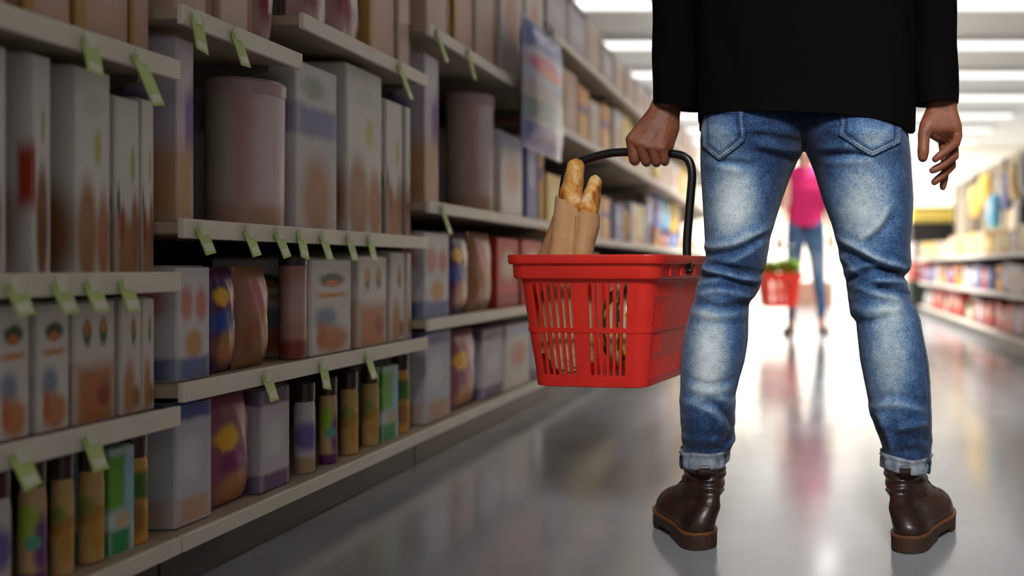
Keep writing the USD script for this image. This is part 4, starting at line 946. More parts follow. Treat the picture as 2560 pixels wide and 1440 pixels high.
obj('hair', tri(m3.Manifold.batch_hull([sph(at(0, YM + .012, 1.715), .094, 32), sph(at(0, YM + .045, 1.735), .084, 32), sph(at(0, YM - .002, 1.66), .082, 32)]) - h([sph(at(0, YM + .14, 1.60), .075, 24), sph(at(0, YM + .17, 1.70), .075, 24)])), M_hair, person, smooth=40)
for s in (-1, 1):
    e = obj('eye', trimesh.creation.icosphere(3, .0125).apply_translation(at(s * .033, YM + .118, 1.682)), M_eye, person, smooth=True)
    obj('iris', trimesh.creation.icosphere(2, .0062).apply_translation(at(s * .033, YM + .1258, 1.682)), M_iris, e, smooth=True)
# nails of the open hand's thumb side are hidden; the fist shows none

# ---- boots
def foot_outline(n=96, grow=0.0):
    """Plan of a right boot: x forward from the back of the heel, y to the left (inner side)."""
    pts = [(0, 0), (.008, .022), (.035, .036), (.09, .036), (.15, .038), (.205, .046), (.25, .042), (.282, .022), (.292, .0), (.284, -.024), (.255, -.044), (.205, -.052), (.15, -.044), (.09, -.037), (.035, -.036), (.008, -.022)]
    c = smoothline(pts + [pts[0]], n * 3)[:-1]
    pg = Polygon(c).buffer(grow) if grow else Polygon(c)
    ring = np.array([pg.exterior.interpolate(s, normalized=True).coords[0] for s in np.linspace(0, 1, n, endpoint=False)])
    return ring
def boot(mirror, heel, ang, label, ankle, heel_off=(0, 0, 0)):
    t = np.arange(96) * 2 * np.pi / 96
    def section(xb, xf, wl, wr, z, e=2.2):
        cx_, L = (xb + xf) / 2, (xf - xb) / 2
        c, s = np.cos(t), np.sin(t)
        x = np.sign(c) * np.abs(c) ** (2 / e) * L + cx_
        w = np.where(s > 0, wl, wr)
        y = np.sign(s) * np.abs(s) ** (2 / e) * w
        # narrower toward the heel and the shank
        f = np.clip((x - xb) / max(xf - xb, 1e-6), 0, 1)
        k = 0.80 + 0.2 * np.sin(np.pi * np.clip(f * 0.9 + .1, 0, 1)) + (0.12 if xf - xb > .2 else 0) * np.exp(-((f - .72) / .2) ** 2) - 0.04 * np.exp(-((f - .45) / .12) ** 2)
        return np.stack([x, y * k, np.full(96, z)], 1)
    prof = [  # z, back, front, half width
        (.032, .003, .291, .050), (.040, .001, .2905, .0505), (.052, -.001, .288, .0505), (.062, -.001, .282, .050), (.070, -.001, .272, .0495), (.078, .000, .256, .0485), (.086, .002, .234, .047), (.095, .005, .208, .045),
        (.106, .009, .186, .0425), (.118, .012, .170, .0415), (.130, .013, .160, .0415), (.145, .013, .152, .042), (.158, .012, .148, .0435), (.170, .012, .147, .044), (.184, .013, .146, .044)]
    pr = smoothline(prof, 90)
    fo = foot_outline(); hw = np.abs(fo[:, 1]).max()
    def polar(ring, c):
        pg = Polygon(ring).exterior; res = []
        for a in t:
            ln = LineString([c, (c[0] + .5 * math.cos(a), c[1] + .5 * math.sin(a))]).intersection(pg)
            q = ln if ln.geom_type == 'Point' else list(ln.geoms)[-1]; res.append((q.x, q.y))
        return np.array(res)
    base = polar(np.c_[fo[:, 0] / .292, fo[:, 1] / hw] * np.array([.29, .05]), (.145, 0)) / np.array([.29, .05])
    def section2(z, xb, xf, w):
        k = np.clip((z - .075) / .04, 0, 1); k = k * k * (3 - 2 * k)
        A = np.c_[xb + base[:, 0] * (xf - xb), base[:, 1] * w]
        # toe tapers in as the cap rises
        c, s = np.cos(t), np.sin(t); e = 2.15
        B = np.c_[(xb + xf) / 2 + np.sign(c) * np.abs(c) ** (2 / e) * (xf - xb) / 2, np.sign(s) * np.abs(s) ** (2 / e) * w]
        R = A * (1 - k) + B * k
        return np.c_[R, np.full(96, z)]
    rings = np.array([section2(*r) for r in pr])
    # creases round the ankle
    ang_ = np.arctan2(rings[..., 1], rings[..., 0] - .08)
    cz = rings[..., 2]
    d = 0.0030 * np.sin((cz - .1) * 330 + 1.2 * np.cos(ang_ * 2)) * np.exp(-((cz - .128) / .022) ** 2)
    d += 0.0028 * np.sin((cz - .1) * 150 + 2.5 * np.sin(ang_ + 0.5)) * np.exp(-((cz - .155) / .035) ** 2)
    cen = np.array([.085, 0])
    vec = rings[..., :2] - cen; L = np.linalg.norm(vec, axis=-1, keepdims=True)
    rings[..., :2] += vec / L * d[..., None]
    upper = loft(rings)
    out = foot_outline(grow=.004)
    sole_parts = []
    R = []
    for z, k in ((.0, -.002), (.002, 0.0), (.030, .0005), (.033, -.001)):
        ring = foot_outline(grow=.0035 + k); R.append(np.c_[ring, np.full(len(ring), z)])
    sole = loft(np.array(R))
    cut = trimesh.creation.box((.10, .14, .022)); cut.apply_translation((.150, 0, .003))
    sole_m = man(sole) - m3.Manifold.batch_hull([m3.Manifold.cube([.085, .14, .001], True).translate([.152, 0, -.001]), m3.Manifold.cube([.072, .14, .004], True).translate([.152, 0, .011])])
    for x in np.r_[np.arange(.015, .1, .02), np.arange(.205, .285, .02)]:   # tread notches
        for s in (-1, 1): sole_m = sole_m - m3.Manifold.cube([.005, .016, .008], True).translate([float(x), s * .046, .0])
    for x in (.0,): sole_m = sole_m
    welt = loft(np.array([np.c_[foot_outline(grow=g), np.full(96, z)] for z, g in ((.0305, .002), (.0305, .004), (.0325, .0052), (.0355, .0052), (.0370, .004), (.0370, -.002))]))
    def surf_pt(x_sign_ang, z, lift=0.001):
        k = int(np.clip(np.searchsorted(pr[:, 0], z), 0, 89)); ring = rings[k]
        c = ring.mean(0); a = np.arctan2(ring[:, 1], ring[:, 0] - .085); i = np.argmin(np.abs(np.angle(np.exp(1j * (a - x_sign_ang))))); p = ring[i]
        nrm = np.array([p[0] - .085, p[1], 0]); nrm /= np.linalg.norm(nrm); return p + nrm * lift
    def strip(a0, a1, z0, z1, thick, nA=9, nZ=26):
        g = np.array([[surf_pt(a, z, thick) for a in np.linspace(a0, a1, nA)] for z in np.linspace(z0, z1, nZ)])
        b = np.array([[surf_pt(a, z, -.003) for a in np.linspace(a0, a1, nA)] for z in np.linspace(z0, z1, nZ)])
        f = grid_faces(nZ, nA, False); n = nA * nZ
        rim = np.r_[np.arange(nA), np.arange(1, nZ) * nA + nA - 1, (nZ - 1) * nA + np.arange(nA - 2, -1, -1), np.arange(nZ - 2, 0, -1) * nA]; r2 = np.roll(rim, -1)
        m = trimesh.Trimesh(np.vstack([g.reshape(-1, 3), b.reshape(-1, 3)]), np.vstack([f, f[:, ::-1] + n, np.stack([rim, rim + n, r2 + n], 1), np.stack([rim, r2 + n, r2], 1)]), process=False)
        trimesh.repair.fix_normals(m); return m
    DB = math.pi + .24
    back = strip(DB - .24, DB + .24, .088, .166, .0016)
    dv = surf_pt(DB, .16, 0) - np.array([.085, 0, 0]); dv[2] = 0; r0 = np.linalg.norm(dv); dv /= r0; tv = np.array([-dv[1], dv[0], 0])
    lp = smoothline([(-.004, .140), (.004, .146), (.0125, .153), (.0185, .163), (.0185, .1705), (.0165, .1735), (.0145, .1705), (.0140, .163), (.0085, .155), (.000, .149), (-.006, .144)], 40)
    rings_ = []
    for (q, zq) in lp[:]:
        pass
    ribbon = np.array([(np.array([.085, 0, 0]) + dv * (r0 + q) + np.array([0, 0, zq])) for q, zq in lp])
    prof_ = Polygon(np.c_[lp[:, 0], lp[:, 1]]).buffer(.0009)
    loopg = trimesh.creation.extrude_polygon(prof_, .0235)
    B_ = np.eye(4); B_[:3, 0] = dv; B_[:3, 1] = (0, 0, 1); B_[:3, 2] = np.cross(dv, (0, 0, 1)); B_[:3, 3] = np.array([.085, 0, 0]) + dv * r0 - B_[:3, 2] * .01175
    loopg.apply_transform(B_)
    stit = []
    for a in (DB - .27, DB + .27, math.pi + .1):
        zs_ = np.arange(.090 if abs(a - math.pi - .1) > .05 else .045, .162 if abs(a - math.pi - .1) > .05 else .086, .0042)
        for z in zs_: stit.append(tube([surf_pt(a, z, .0006), surf_pt(a, z + .0024, .0006)], .0006, 5))
    for zz in (.154, .158):
        for a in np.arange(.6, 2 * math.pi - .6, .07):
            if abs(a - math.pi) > .3: stit.append(tube([surf_pt(a, zz, .0006), surf_pt(a + .035, zz, .0006)], .0005, 5))
    brog = []
    for s in (1, -1):
        for zz, off in ((.094, 0), (.099, .02), (.104, 0)):
            for a in np.arange(.62, 1.75, .05):
                p0 = surf_pt(math.pi + s * (a + off), zz + .003 * math.sin(a * 1.6), .0008)
                brog.append(trimesh.creation.icosphere(0, .0011).apply_translation(p0))
    toe = []
    for s in (1, -1):
        pts = [surf_pt(s * a, z, .0007) for a, z in ((.50, .042), (.42, .056), (.30, .068), (.18, .078), (.05, .082))]
        toe.append(tube(smoothline(pts, 24), .0012, 6))
    lace = []
    for k in range(6):
        z = .085 + k * .012
        pa, pb = surf_pt(.42, z, .002), surf_pt(-.42, z + .009, .002); mid = surf_pt(0.0, z + .005, .004)
        lace.append(tube(smoothline([pa, mid, pb], 10), .0022, 6)); pa, pb = surf_pt(-.42, z, .002), surf_pt(.42, z + .009, .002)
        lace.append(tube(smoothline([pa, mid + np.array([.002, 0, 0]), pb], 10), .0022, 6))
    hooks = [trimesh.creation.icosphere(1, .0035).apply_translation(surf_pt(s * .5, z, .002)) for s in (1, -1) for z in (.13, .142, .154)]
    heelcap = strip(math.pi - 1.25, math.pi + 1.25, .036, .086, .0012, 25, 12)
    T = np.eye(4); T[:3, 3] = [*heel, 0.0005]
    A = trimesh.transformations.rotation_matrix(ang, (0, 0, 1))
    Mi = np.diag([1, -1 if mirror else 1, 1, 1.0])
    M = T @ A @ Mi
    ax = M[:3, :3] @ np.array([.082, 0, 0]) + np.array(heel_off)
    def lean(m):
        v = np.array(m.vertices); s = np.clip((v[:, 2] - .04) / .08, 0, 1); s = s * s * (3 - 2 * s)
        v[:, 0] += s * (ankle[0] - heel[0] - ax[0]); v[:, 1] += s * (ankle[1] - heel[1] - ax[1]); m.vertices = v; return m
    par = obj('boot', (lambda m: (m.apply_transform(M), lean(m), m.invert() if m.volume < 0 else None, m)[3])(upper), M_leather, person, smooth=50, label=label)
    def add(name, m, material, smooth=30):
        m = m.copy(); m.apply_transform(M); lean(m)
        if mirror and len(m.faces): 
            if m.volume < 0: m.invert()
        obj(name, m, material, par, smooth=smooth)
    add('sole', tri(sole_m), M_sole); add('welt', welt, M_welt); add('backstay', back, M_leather2); add('pull_loop', loopg, M_leather2, 50)
    add('stitching', cat_(*stit), M_thread); add('perforation', cat_(*brog), M_thread); add('toe_cap_seam', cat_(*toe), M_thread); add('laces', cat_(*lace), M_thread); add('lace_hooks', cat_(*hooks), M_brass); add('heel_counter', heelcap, M_leather2)
hb = P(1748, 1378, 2.03)
boot(True, (hb[0] + .010, 2.022), math.radians(90 + 22), 'left boot, toe turned out to the left', (P(1760, 0, YM)[0], YM + .004))
hb = P(2270, 1389, 2.0)
boot(False, (hb[0] - .007, 1.998), math.radians(90 - 22), 'right boot, toe turned out to the right', (P(2265, 0, YM)[0], YM + .004))

# ------------------------------------------------------------------ shopping basket
def plastic(name, rgb, rough=0.38):
    return mat(name, {'tc': ('texture_coordinate', {}), 'n': ('noise_texture', {'scale': 5.0, 'detail': 3.0}), 'r': ('rgb_ramp', {'ramp': [(0.3, tuple(x * .88 for x in lin(rgb))), (0.7, tuple(min(1, x * 1.1) for x in lin(rgb)))]}),
        'n2': ('noise_texture', {'scale': 300.0, 'detail': 2.0}), 'b': ('bump', {'strength': 0.06, 'distance': 0.001}),
        'p': ('principled_bsdf', {'roughness': rough, 'specular_ior_level': 0.45, 'subsurface_weight': 0.12, 'subsurface_scale': 0.01})},
        [('tc.object', 'n.vector'), ('n.fac', 'r.fac'), ('r.color', 'p.base_color'), ('tc.object', 'n2.vector'), ('n2.fac', 'b.height'), ('b.normal', 'p.normal')])
M_red = plastic('basket_red', (222, 44, 34))
M_handle = plain('handle_black', (18, 18, 18), 0.35, 0.5, bump=0.1, bump_scale=400)
BH = 0.28
HB = .234                                           # height of the slotted body
def hx(z): return .124 + (.151 - .124) * z / HB
def hy(z): return .172 + (.200 - .172) * z / HB
def rrect(ax, ay, r, z, n=15):
    out = []
    for cx_, cy_, a0 in ((ax - r, ay - r, 0), (-ax + r, ay - r, 90), (-ax + r, -ay + r, 180), (ax - r, -ay + r, 270)):
        for a in np.radians(np.linspace(a0, a0 + 90, n)): out.append((cx_ + r * math.cos(a), cy_ + r * math.sin(a), z))
    return np.array(out)
def basket_parts():
    zs = [0, .004, .01, HB]
    outer = loft(np.array([rrect(hx(z) - (.004 if z == 0 else 0), hy(z) - (.004 if z == 0 else 0), .032, z) for z in zs]))
    inner = loft(np.array([rrect(hx(z) - .0032, hy(z) - .0032, .029, z) for z in (.0045, HB + .01)]))
    body = man(outer) - man(inner)
    cuts = []
    C = lambda x, y, z, r, ax: m3.Manifold.cylinder(.06, r, r, 14, True).rotate([90, 0, 0] if ax == 'y' else [0, 90, 0]).translate([x, y, z])
    def slot(f, z0, z1, r, wall, ax):
        if ax == 'y':
            a, b = C(f * hx(z0), wall * hy(z0), z0, r, 'y'), C(f * hx(z1), wall * hy(z1), z1, r, 'y')
        else:
            a, b = C(wall * hx(z0), f * hy(z0), z0, r, 'x'), C(wall * hx(z1), f * hy(z1), z1, r, 'x')
        cuts.append(m3.Manifold.batch_hull([a, b]))
    fs = np.r_[np.linspace(-.745, -.225, 6), np.linspace(.085, .615, 6)]
    for wall in (-1, 1):
        for f in fs * (1 if wall < 0 else -1):
            slot(f, .130, .217, .0042, wall, 'y'); slot(f, .030, .113, .0042, wall, 'y')
        for f in np.linspace(-.84, .84, 24):
            if abs(f) > .14: slot(f, .196, .220, .0026, wall, 'x')
            slot(f, .022, .058, .0026, wall, 'x')
        for f in (-.80, -.72, -.64, -.56, .56, .64, .72, .80):
            slot(f, .132, .178, .0030, wall, 'x'); slot(f, .076, .112, .0030, wall, 'x')
    for fx in np.linspace(-.7, .7, 7):
        for fy in np.linspace(-.75, .75, 9):
            cuts.append(m3.Manifold.cylinder(.03, .006, .006, 10, True).translate([float(fx * .11), float(fy * .16), 0.0]))
    body = body - m3.Manifold.batch_boolean(cuts, m3.OpType.Add)
    # band round the middle and the foot
    for z0, z1, o in ((.1165, .1265, .0018), (.002, .018, .0015)):
        r_ = man(loft(np.array([rrect(hx(z) + o, hy(z) + o, .033, z) for z in (z0, z1)]))) - man(loft(np.array([rrect(hx(z) - .002, hy(z) - .002, .03, z) for z in (z0 - .002, z1 + .002)])))
        body = body + r_
    prof = [(.150, HB - .004), (.160, HB - .004), (.1635, HB), (.1655, HB + .026), (.1715, HB + .0275), (.1735, HB + .030), (.1745, HB + .044), (.1735, HB + .0465), (.171, HB + .047)]
    rim_o = loft(np.array([rrect(a, a + .0495, .030 + (a - .15) * .6, z) for a, z in prof]))
    rim_i = loft(np.array([rrect(a, a + .0495, .027, z) for a, z in ((.1478, HB - .01), (.1478, HB + .001), (.1605, HB + .003), (.1625, HB + .06))]))
    rim = man(rim_o) - man(rim_i)
    for s in (-1, 1):                              # notch under the lip where the handle hooks in
        rim = rim - m3.Manifold.batch_hull([sph((s * .1665, 0, HB + .012), .009, 16), sph((s * .175, 0, HB + .012), .009, 16)])
    ribs = []
    for s in (-1, 1):
        for f in (-.13, -.05, .05, .13): ribs.append(cbox(s * .1655 - .003, f - .002, HB + .001, s * .1655 + .003, f + .002, HB + .028, .0008))
    hpts = [(.166, 0, HB + .012), (.164, 0, .30), (.168, 0, .36), (.174, 0, .43), (.176, 0, .468), (.168, 0, .496), (.146, 0, .509), (.06, 0, .5165), (-.02, 0, .516), (-.075, 0, .503), (-.108, 0, .490), (-.126, 0, .470), (-.132, 0, .44), (-.140, 0, .38), (-.150, 0, .32), (-.160, 0, .29), (-.166, 0, HB + .012)]
    hp = smoothline(hpts, 110)
    handle = tube(hp, np.r_[np.full(1, .004), np.full(108, .0098), np.full(1, .004)], 16, 1.0, up=(0, 1, 0))
    hooks = [m3.Manifold.batch_hull([sph((s * .160, 0, HB + .012), .0065, 16), sph((s * .1715, 0, HB + .012), .0065, 16)]) for s in (-1, 1)]
    return tri(body), tri(rim), cat_(*ribs), handle, [tri(k) for k in hooks]
BP = basket_parts()
ALPHA = -10.0
BC = np.array([-.4264, 2.2014, .342])
basket = thing('shopping_basket', 'large red slotted shopping basket in the hand of the person in black', 'shopping basket', BC, ALPHA)
for par in (basket,):
    b_ = obj('body', BP[0], M_red, par, smooth=32)
    r_ = obj('rim', BP[1], M_red, par, smooth=40)
    obj('rib', BP[2], M_red, r_)
    h_ = obj('handle', BP[3], M_handle, par, smooth=50, label='black carrying handle')
    for hk in BP[4]: obj('hook', hk, M_handle, h_, smooth=50)
ca, sa = math.cos(math.radians(ALPHA)), math.sin(math.radians(ALPHA))

# ---- bread in a paper sleeve
def crust(name):
    return mat(name, {'tc': ('texture_coordinate', {}), 'n': ('noise_texture', {'scale': 22.0, 'detail': 6.0, 'roughness': 0.65, 'distortion': 0.6}), 'r': ('rgb_ramp', {'ramp': [(0.30, lin((126, 62, 20))), (0.42, lin((196, 122, 48))), (0.54, lin((232, 176, 98))), (0.68, lin((250, 232, 196)))]}),
        'n2': ('noise_texture', {'scale': 90.0, 'detail': 5.0, 'roughness': 0.7}), 'b': ('bump', {'strength': 0.55, 'distance': 0.004}),
        'p': ('principled_bsdf', {'roughness': 0.55, 'specular_ior_level': 0.35})},
        [('tc.object', 'n.vector'), ('n.fac', 'r.fac'), ('r.color', 'p.base_color'), ('tc.object', 'n2.vector'), ('n2.fac', 'b.height'), ('b.normal', 'p.normal')])
M_crust = crust('bread_crust')
def paper(name, rgb):
    c = np.array(lin(rgb))
    return mat(name, {'tc': ('texture_coordinate', {}), 'n': ('noise_texture', {'scale': 9.0, 'detail': 6.0, 'roughness': 0.6}), 'r': ('rgb_ramp', {'ramp': [(0.3, tuple(c * .86)), (0.7, tuple(np.minimum(1, c * 1.1)))]}),
        'v': ('noise_texture', {'scale': 28.0, 'detail': 4.0, 'distortion': 1.4}), 'b': ('bump', {'strength': 0.5, 'distance': 0.004}), 'p': ('principled_bsdf', {'roughness': 0.75, 'specular_ior_level': 0.2})},
        [('tc.object', 'n.vector'), ('n.fac', 'r.fac'), ('r.color', 'p.base_color'), ('tc.object', 'v.vector'), ('v.fac', 'b.height'), ('b.normal', 'p.normal')])
M_paper = paper('kraft_paper', (210, 164, 118))
M_paper2 = paper('kraft_paper_dark', (176, 130, 90))
def baguette(tip, axis_px, radii, Y0, Y1, label):
    pts = np.array([P(x, y, Y0 + (Y1 - Y0) * i / (len(axis_px) - 1)) for i, (x, y) in enumerate(axis_px)])
    c = smoothline(pts, 60); r = np.interp(np.linspace(0, 1, 60), np.linspace(0, 1, len(radii)), radii)
    e = np.linspace(0, 1, 60); L = np.linalg.norm(pts[-1] - pts[0])
    cap = np.sqrt(np.clip(1 - (1 - np.clip(e * L / .020, 0, 1)) ** 2, 0.003, 1)) * np.sqrt(np.clip(1 - (1 - np.clip((1 - e) * L / .03, 0, 1)) ** 2, 0.003, 1))
    m = tube(c, r * cap, 28, .92)
    v = np.array(m.vertices); n = np.array(m.vertex_normals)
    k = meshkit.fbm(v * 45, 4, 3) - .5
    sl = np.sin((v @ ((pts[0] - pts[-1]) / L)) * 62 + v[:, 0] * 40)
    m.vertices = v + n * (k * .006 + .0022 * np.clip(sl, 0, 1) ** 2)[:, None]
    t = thing('baguette', label, 'bread')
    obj('crust', m, M_crust, t, smooth=True)
baguette(None, [(1441, 398), (1436, 440), (1429, 480), (1421, 530), (1402, 640), (1384, 760)], [.018, .0235, .0265, .027, .024, .022], 2.12, 2.12, 'taller golden baguette in the brown paper sleeve, left of the pair')
baguette(None, [(1488, 438), (1484, 470), (1477, 505), (1469, 540), (1452, 640), (1440, 760)], [.0125, .020, .0232, .0225, .0195, .018], 2.112, 2.112, 'shorter golden baguette in the brown paper sleeve, right of the pair')
def sheet(rings_px, Yf, Yb, wob, seed, closed=True):
    pass
def bread_bag():
    """Two-lobed paper sleeve round the loaves: rings of pixels (y, left, groove, right), open and torn at the top."""
    rows = [(486, 1391, 1449, 1498), (540, 1386, 1443, 1496), (600, 1379, 1440, 1487), (650, 1369, 1434, 1479), (720, 1356, 1424, 1468), (800, 1346, 1412, 1458), (880, 1342, 1406, 1452)]
    tb = np.array(rows, float); out = []
    n = 72
    for y in np.linspace(486, 880, 44):
        l, g, r = (np.interp(y, tb[:, 0], tb[:, k]) for k in (1, 2, 3))
        Y = 2.116; s = Y / F
        A = Point((l + g) / 2 * s, Y + .003).buffer((g - l) / 2 * s, 24); A = affinity.scale(A, 1, .0325 / ((g - l) / 2 * s))
        B = Point((g + r) / 2 * s, Y - .003).buffer((r - g) / 2 * s, 24); B = affinity.scale(B, 1.02, .029 / ((r - g) / 2 * s))
        pg = union_all([A, B]).buffer(.014).buffer(-.0125)
        cx_, cy_ = g * s, Y
        ring = []
        for a in np.arange(n) * 2 * np.pi / n:
            ln = LineString([(cx_, cy_), (cx_ + .2 * math.cos(a), cy_ + .2 * math.sin(a))]).intersection(pg.exterior)
            q = ln if ln.geom_type == 'Point' else list(ln.geoms)[0]
            ring.append((q.x - CX * s, q.y))
        ring = np.array(ring); z = H - (y - CY) * s
        out.append(np.c_[ring, np.full(n, z)])
    out = np.array(out)
    t = np.arange(n) * 2 * np.pi / n
    X = out[0, :, 0] * F / 2.116 + CX
    top = np.interp(X, [1391, 1420, 1448, 1452, 1498], [490, 504, 522, 530, 536]) + 2.5 * np.sin(t * 17) + 2 * np.sin(t * 29 + 1)
    zt = H - (top - CY) * 2.116 / F
    k = np.linspace(0, 1, 44)[:, None]
    out[..., 2] = np.where(k < .3, out[..., 2] + (zt - out[0, :, 2]) * (1 - k / .3), out[..., 2])
    cen = out.mean(1, keepdims=True); vec = out - cen
    d = .0035 * (meshkit.fbm(out * np.array([60, 60, 22]), 3, 4) - .5)
    out[..., :2] += (vec / np.linalg.norm(vec[..., :2], axis=-1, keepdims=True))[..., :2] * d[..., None]
    inn = out.copy(); inn[..., :2] = cen[..., :2] + (out - cen)[..., :2] * .972
    rings = np.concatenate([inn[30::-1], out], 0)
    return loft(rings)
bb = thing('bread_sleeve', 'torn brown paper sleeve around two baguettes in the red basket', 'paper bag')
obj('paper', bread_bag(), M_paper, bb, smooth=50)
cr = [P(1440 - (y - 530) * .06, y, 2.0925) for y in (540, 600, 680, 760)]
obj('seam_fold', tube(smoothline([p + np.array([.0, .0, 0]) for p in cr], 20), .0016, 6, .5), M_paper2, bb, smooth=True)
# second, flatter sleeve behind it
def flat_sleeve():
    rows = [(540, 1384, 1402), (575, 1372, 1404), (610, 1358, 1406), (650, 1343, 1408), (760, 1330, 1400), (860, 1336, 1396)]
    tb = np.array(rows, float); out = []
    for y in np.linspace(540, 860, 26):
        l, r = np.interp(y, tb[:, 0], tb[:, 1]), np.interp(y, tb[:, 0], tb[:, 2]); Y = 2.185
        a, b = P(l, y, Y), P(r, y, Y)
        ring = sell((a[0] + b[0]) / 2, Y, (b[0] - a[0]) / 2, .012 + .010 * (y - 540) / 320, a[2], n=48, e=1.7)
        ring[:, 1] += .004 * np.sin(ring[:, 0] * 160 + y * .05); ring[:, 2] += .002 * np.sin(np.arange(48) * 1.3)
        out.append(ring)
    return loft(np.array(out))
fs_ = thing('paper_wrap', 'flat brown paper wrap behind the bread sleeve, left in the red basket', 'paper bag')
obj('paper', flat_sleeve(), M_paper2, fs_, smooth=50)
# crumpled bag low on the left, mottled squash on the right
def local(x, y, z): return BC + np.array([ca * x - sa * y, sa * x + ca * y, z])
def crumpled(c, r, seed, squash):
    m = trimesh.creation.icosphere(5, 1.0); v = np.array(m.vertices)
    k = meshkit.fbm(v * 2.2 + seed, 4, seed); rid = np.abs(meshkit.fbm(v * 3.1 + seed * 3, 3, seed + 7) - .5)
    v = np.sign(v) * np.abs(v) ** .75
    v = v * (0.82 + .3 * (k - .5) - .55 * np.clip(.06 - rid, 0, 1))[:, None] * np.array(r)
    m.vertices = v; return m
pb = thing('paper_bag', 'crumpled brown paper bag showing through the left slots of the red basket', 'paper bag', local(-.055, -.128, .1115), ALPHA)
obj('paper', crumpled(None, (.066, .030, .112), 3, 0), paper('kraft_paper_pale', (206, 168, 128)), pb, smooth=25)
M_squash = mat('squash_skin', {'tc': ('texture_coordinate', {}), 'n': ('noise_texture', {'scale': 11.0, 'detail': 6.0, 'roughness': 0.7, 'distortion': 0.8}), 'w': ('wave_texture', {'wave_type': 'bands', 'bands_direction': 'x', 'scale': 9.0, 'distortion': 6.0, 'detail': 3.0, 'detail_scale': 2.0}),
    'mx': ('math', {'math_type': 'multiply_add', 'value2': 0.45}), 'r': ('rgb_ramp', {'ramp': [(0.30, lin((22, 26, 18))), (0.56, lin((52, 62, 34))), (0.66, lin((160, 160, 50))), (0.76, lin((206, 198, 84))), (0.9, lin((190, 190, 176)))]}),
    'p': ('principled_bsdf', {'roughness': 0.28, 'coat_weight': 0.3})}, [('tc.object', 'n.vector'), ('tc.object', 'w.vector'), ('w.fac', 'mx.value1'), ('n.fac', 'mx.value3'), ('mx.value', 'r.fac'), ('r.color', 'p.base_color')])
M_stem = plain('stem_brown', (120, 104, 66), 0.7, noise_scale=30)
sq = thing('squash', 'mottled dark green and yellow squash showing through the right slots of the red basket', 'squash', local(.058, -.095, .126), ALPHA)
m = trimesh.creation.uv_sphere(1.0, count=[28, 60]); v = np.array(m.vertices); a = np.arctan2(v[:, 1], v[:, 0])
k = 1 + .035 * np.cos(a * 10) * (1 - np.abs(v[:, 2])); v = v * np.stack([k, k, np.ones_like(k)], 1) * np.array([.062, .062, .094]); m.vertices = v
obj('rind', m, M_squash, sq, smooth=True)
obj('stem', tube([(0, 0, .088), (.002, 0, .105), (.008, 0, .116)], [.009, .007, .008], 10), M_stem, sq, smooth=True)
mp = thing('melon', 'dark green speckled melon under the squash in the red basket', 'melon', local(.03, .08, .086), ALPHA)
m = trimesh.creation.icosphere(4, .074); v = np.array(m.vertices); m.vertices = v * np.array([1.0, 1.0, 1.05])
obj('rind', m, M_squash, mp, smooth=True); obj('stem', tube([(0, 0, .074), (.003, 0, .086)], [.006, .005], 8), M_stem, mp, smooth=True)

# ------------------------------------------------------------------ the woman farther up the aisle
YW = 8.52
def headset(parts, c, zt, s, f):
    """Head bones: c = (x, y) of the skull, zt = crown height, s = scale, f = +1 looking away, -1 toward the viewer."""
    q = lambda x, y, z: np.array([c[0] + x * s, c[1] + f * y * s, zt - (1.79 - z) * s])
    parts += bones([(q(0, .0, 1.36), .062 * s), (q(0, .02, 1.55), .052 * s)])
    parts.append(m3.Manifold.batch_hull([sph(q(0, .015, 1.70), .085 * s), sph(q(0, .05, 1.72), .078 * s), sph(q(0, .05, 1.64), .06 * s), sph(q(0, .085, 1.585), .03 * s)]))
    parts.append(m3.Manifold.batch_hull([sph(q(0, .12, 1.685), .011 * s), sph(q(0, .138, 1.648), .011 * s), sph(q(-.012, .124, 1.64), .008 * s), sph(q(.012, .124, 1.64), .008 * s)]))
    for k in (-1, 1):
        parts.append(m3.Manifold.batch_hull([sph(q(k * .084, .035, 1.70), .011 * s), sph(q(k * .088, .025, 1.69), .013 * s), sph(q(k * .082, .035, 1.655), .009 * s)]))
        parts.append(m3.Manifold.batch_hull([sph(q(k * .02, .116, 1.612), .008 * s), sph(q(0, .122, 1.612), .009 * s)]))
    return q
M_skin2 = skin_mat('skin_pale', (206, 158, 132), (226, 184, 158), (236, 200, 178))
M_pink = plain('shirt_pink', (196, 40, 100), 0.8, 0.2, noise_scale=60, noise_amt=0.08, bump=0.3, bump_scale=40)
M_shoe = plain('flat_shoe_dark', (74, 52, 52), 0.5)
M_hair2 = plain('hair_dark_brown', (58, 40, 30), 0.7, 0.2, noise_scale=90, noise_amt=0.4, bump=0.7, bump_scale=260)
woman = thing('person', 'person in pink short-sleeved top and blue jeans walking up the aisle with a basket', 'person')
sc = F / YW
def wrow(tabL, tabR, ys_, d, yc=YW, e=2.2):
    out = []
    for y in ys_:
        a, b = P(interp(tabL, y), y, yc), P(interp(tabR, y), y, yc)
        out.append(sell((a[0] + b[0]) / 2, yc, (b[0] - a[0]) / 2, interp(d, y) if isinstance(d, list) else d, a[2], n=48, e=e))
    return np.array(out)
shirt = wrow([(414, 1990), (424, 1974), (440, 1966), (480, 1966), (530, 1969), (566, 1967)], [(414, 2032), (424, 2050), (440, 2060), (480, 2060), (530, 2058), (566, 2061)], np.linspace(414, 567, 30), [(414, .055), (440, .095), (480, .115), (520, .10), (567, .118)])
shirt[..., 2] += .004 * np.sin(np.arange(48) * .8)[None]
top = obj('pink_top', loft(shirt), M_pink, woman, smooth=50)
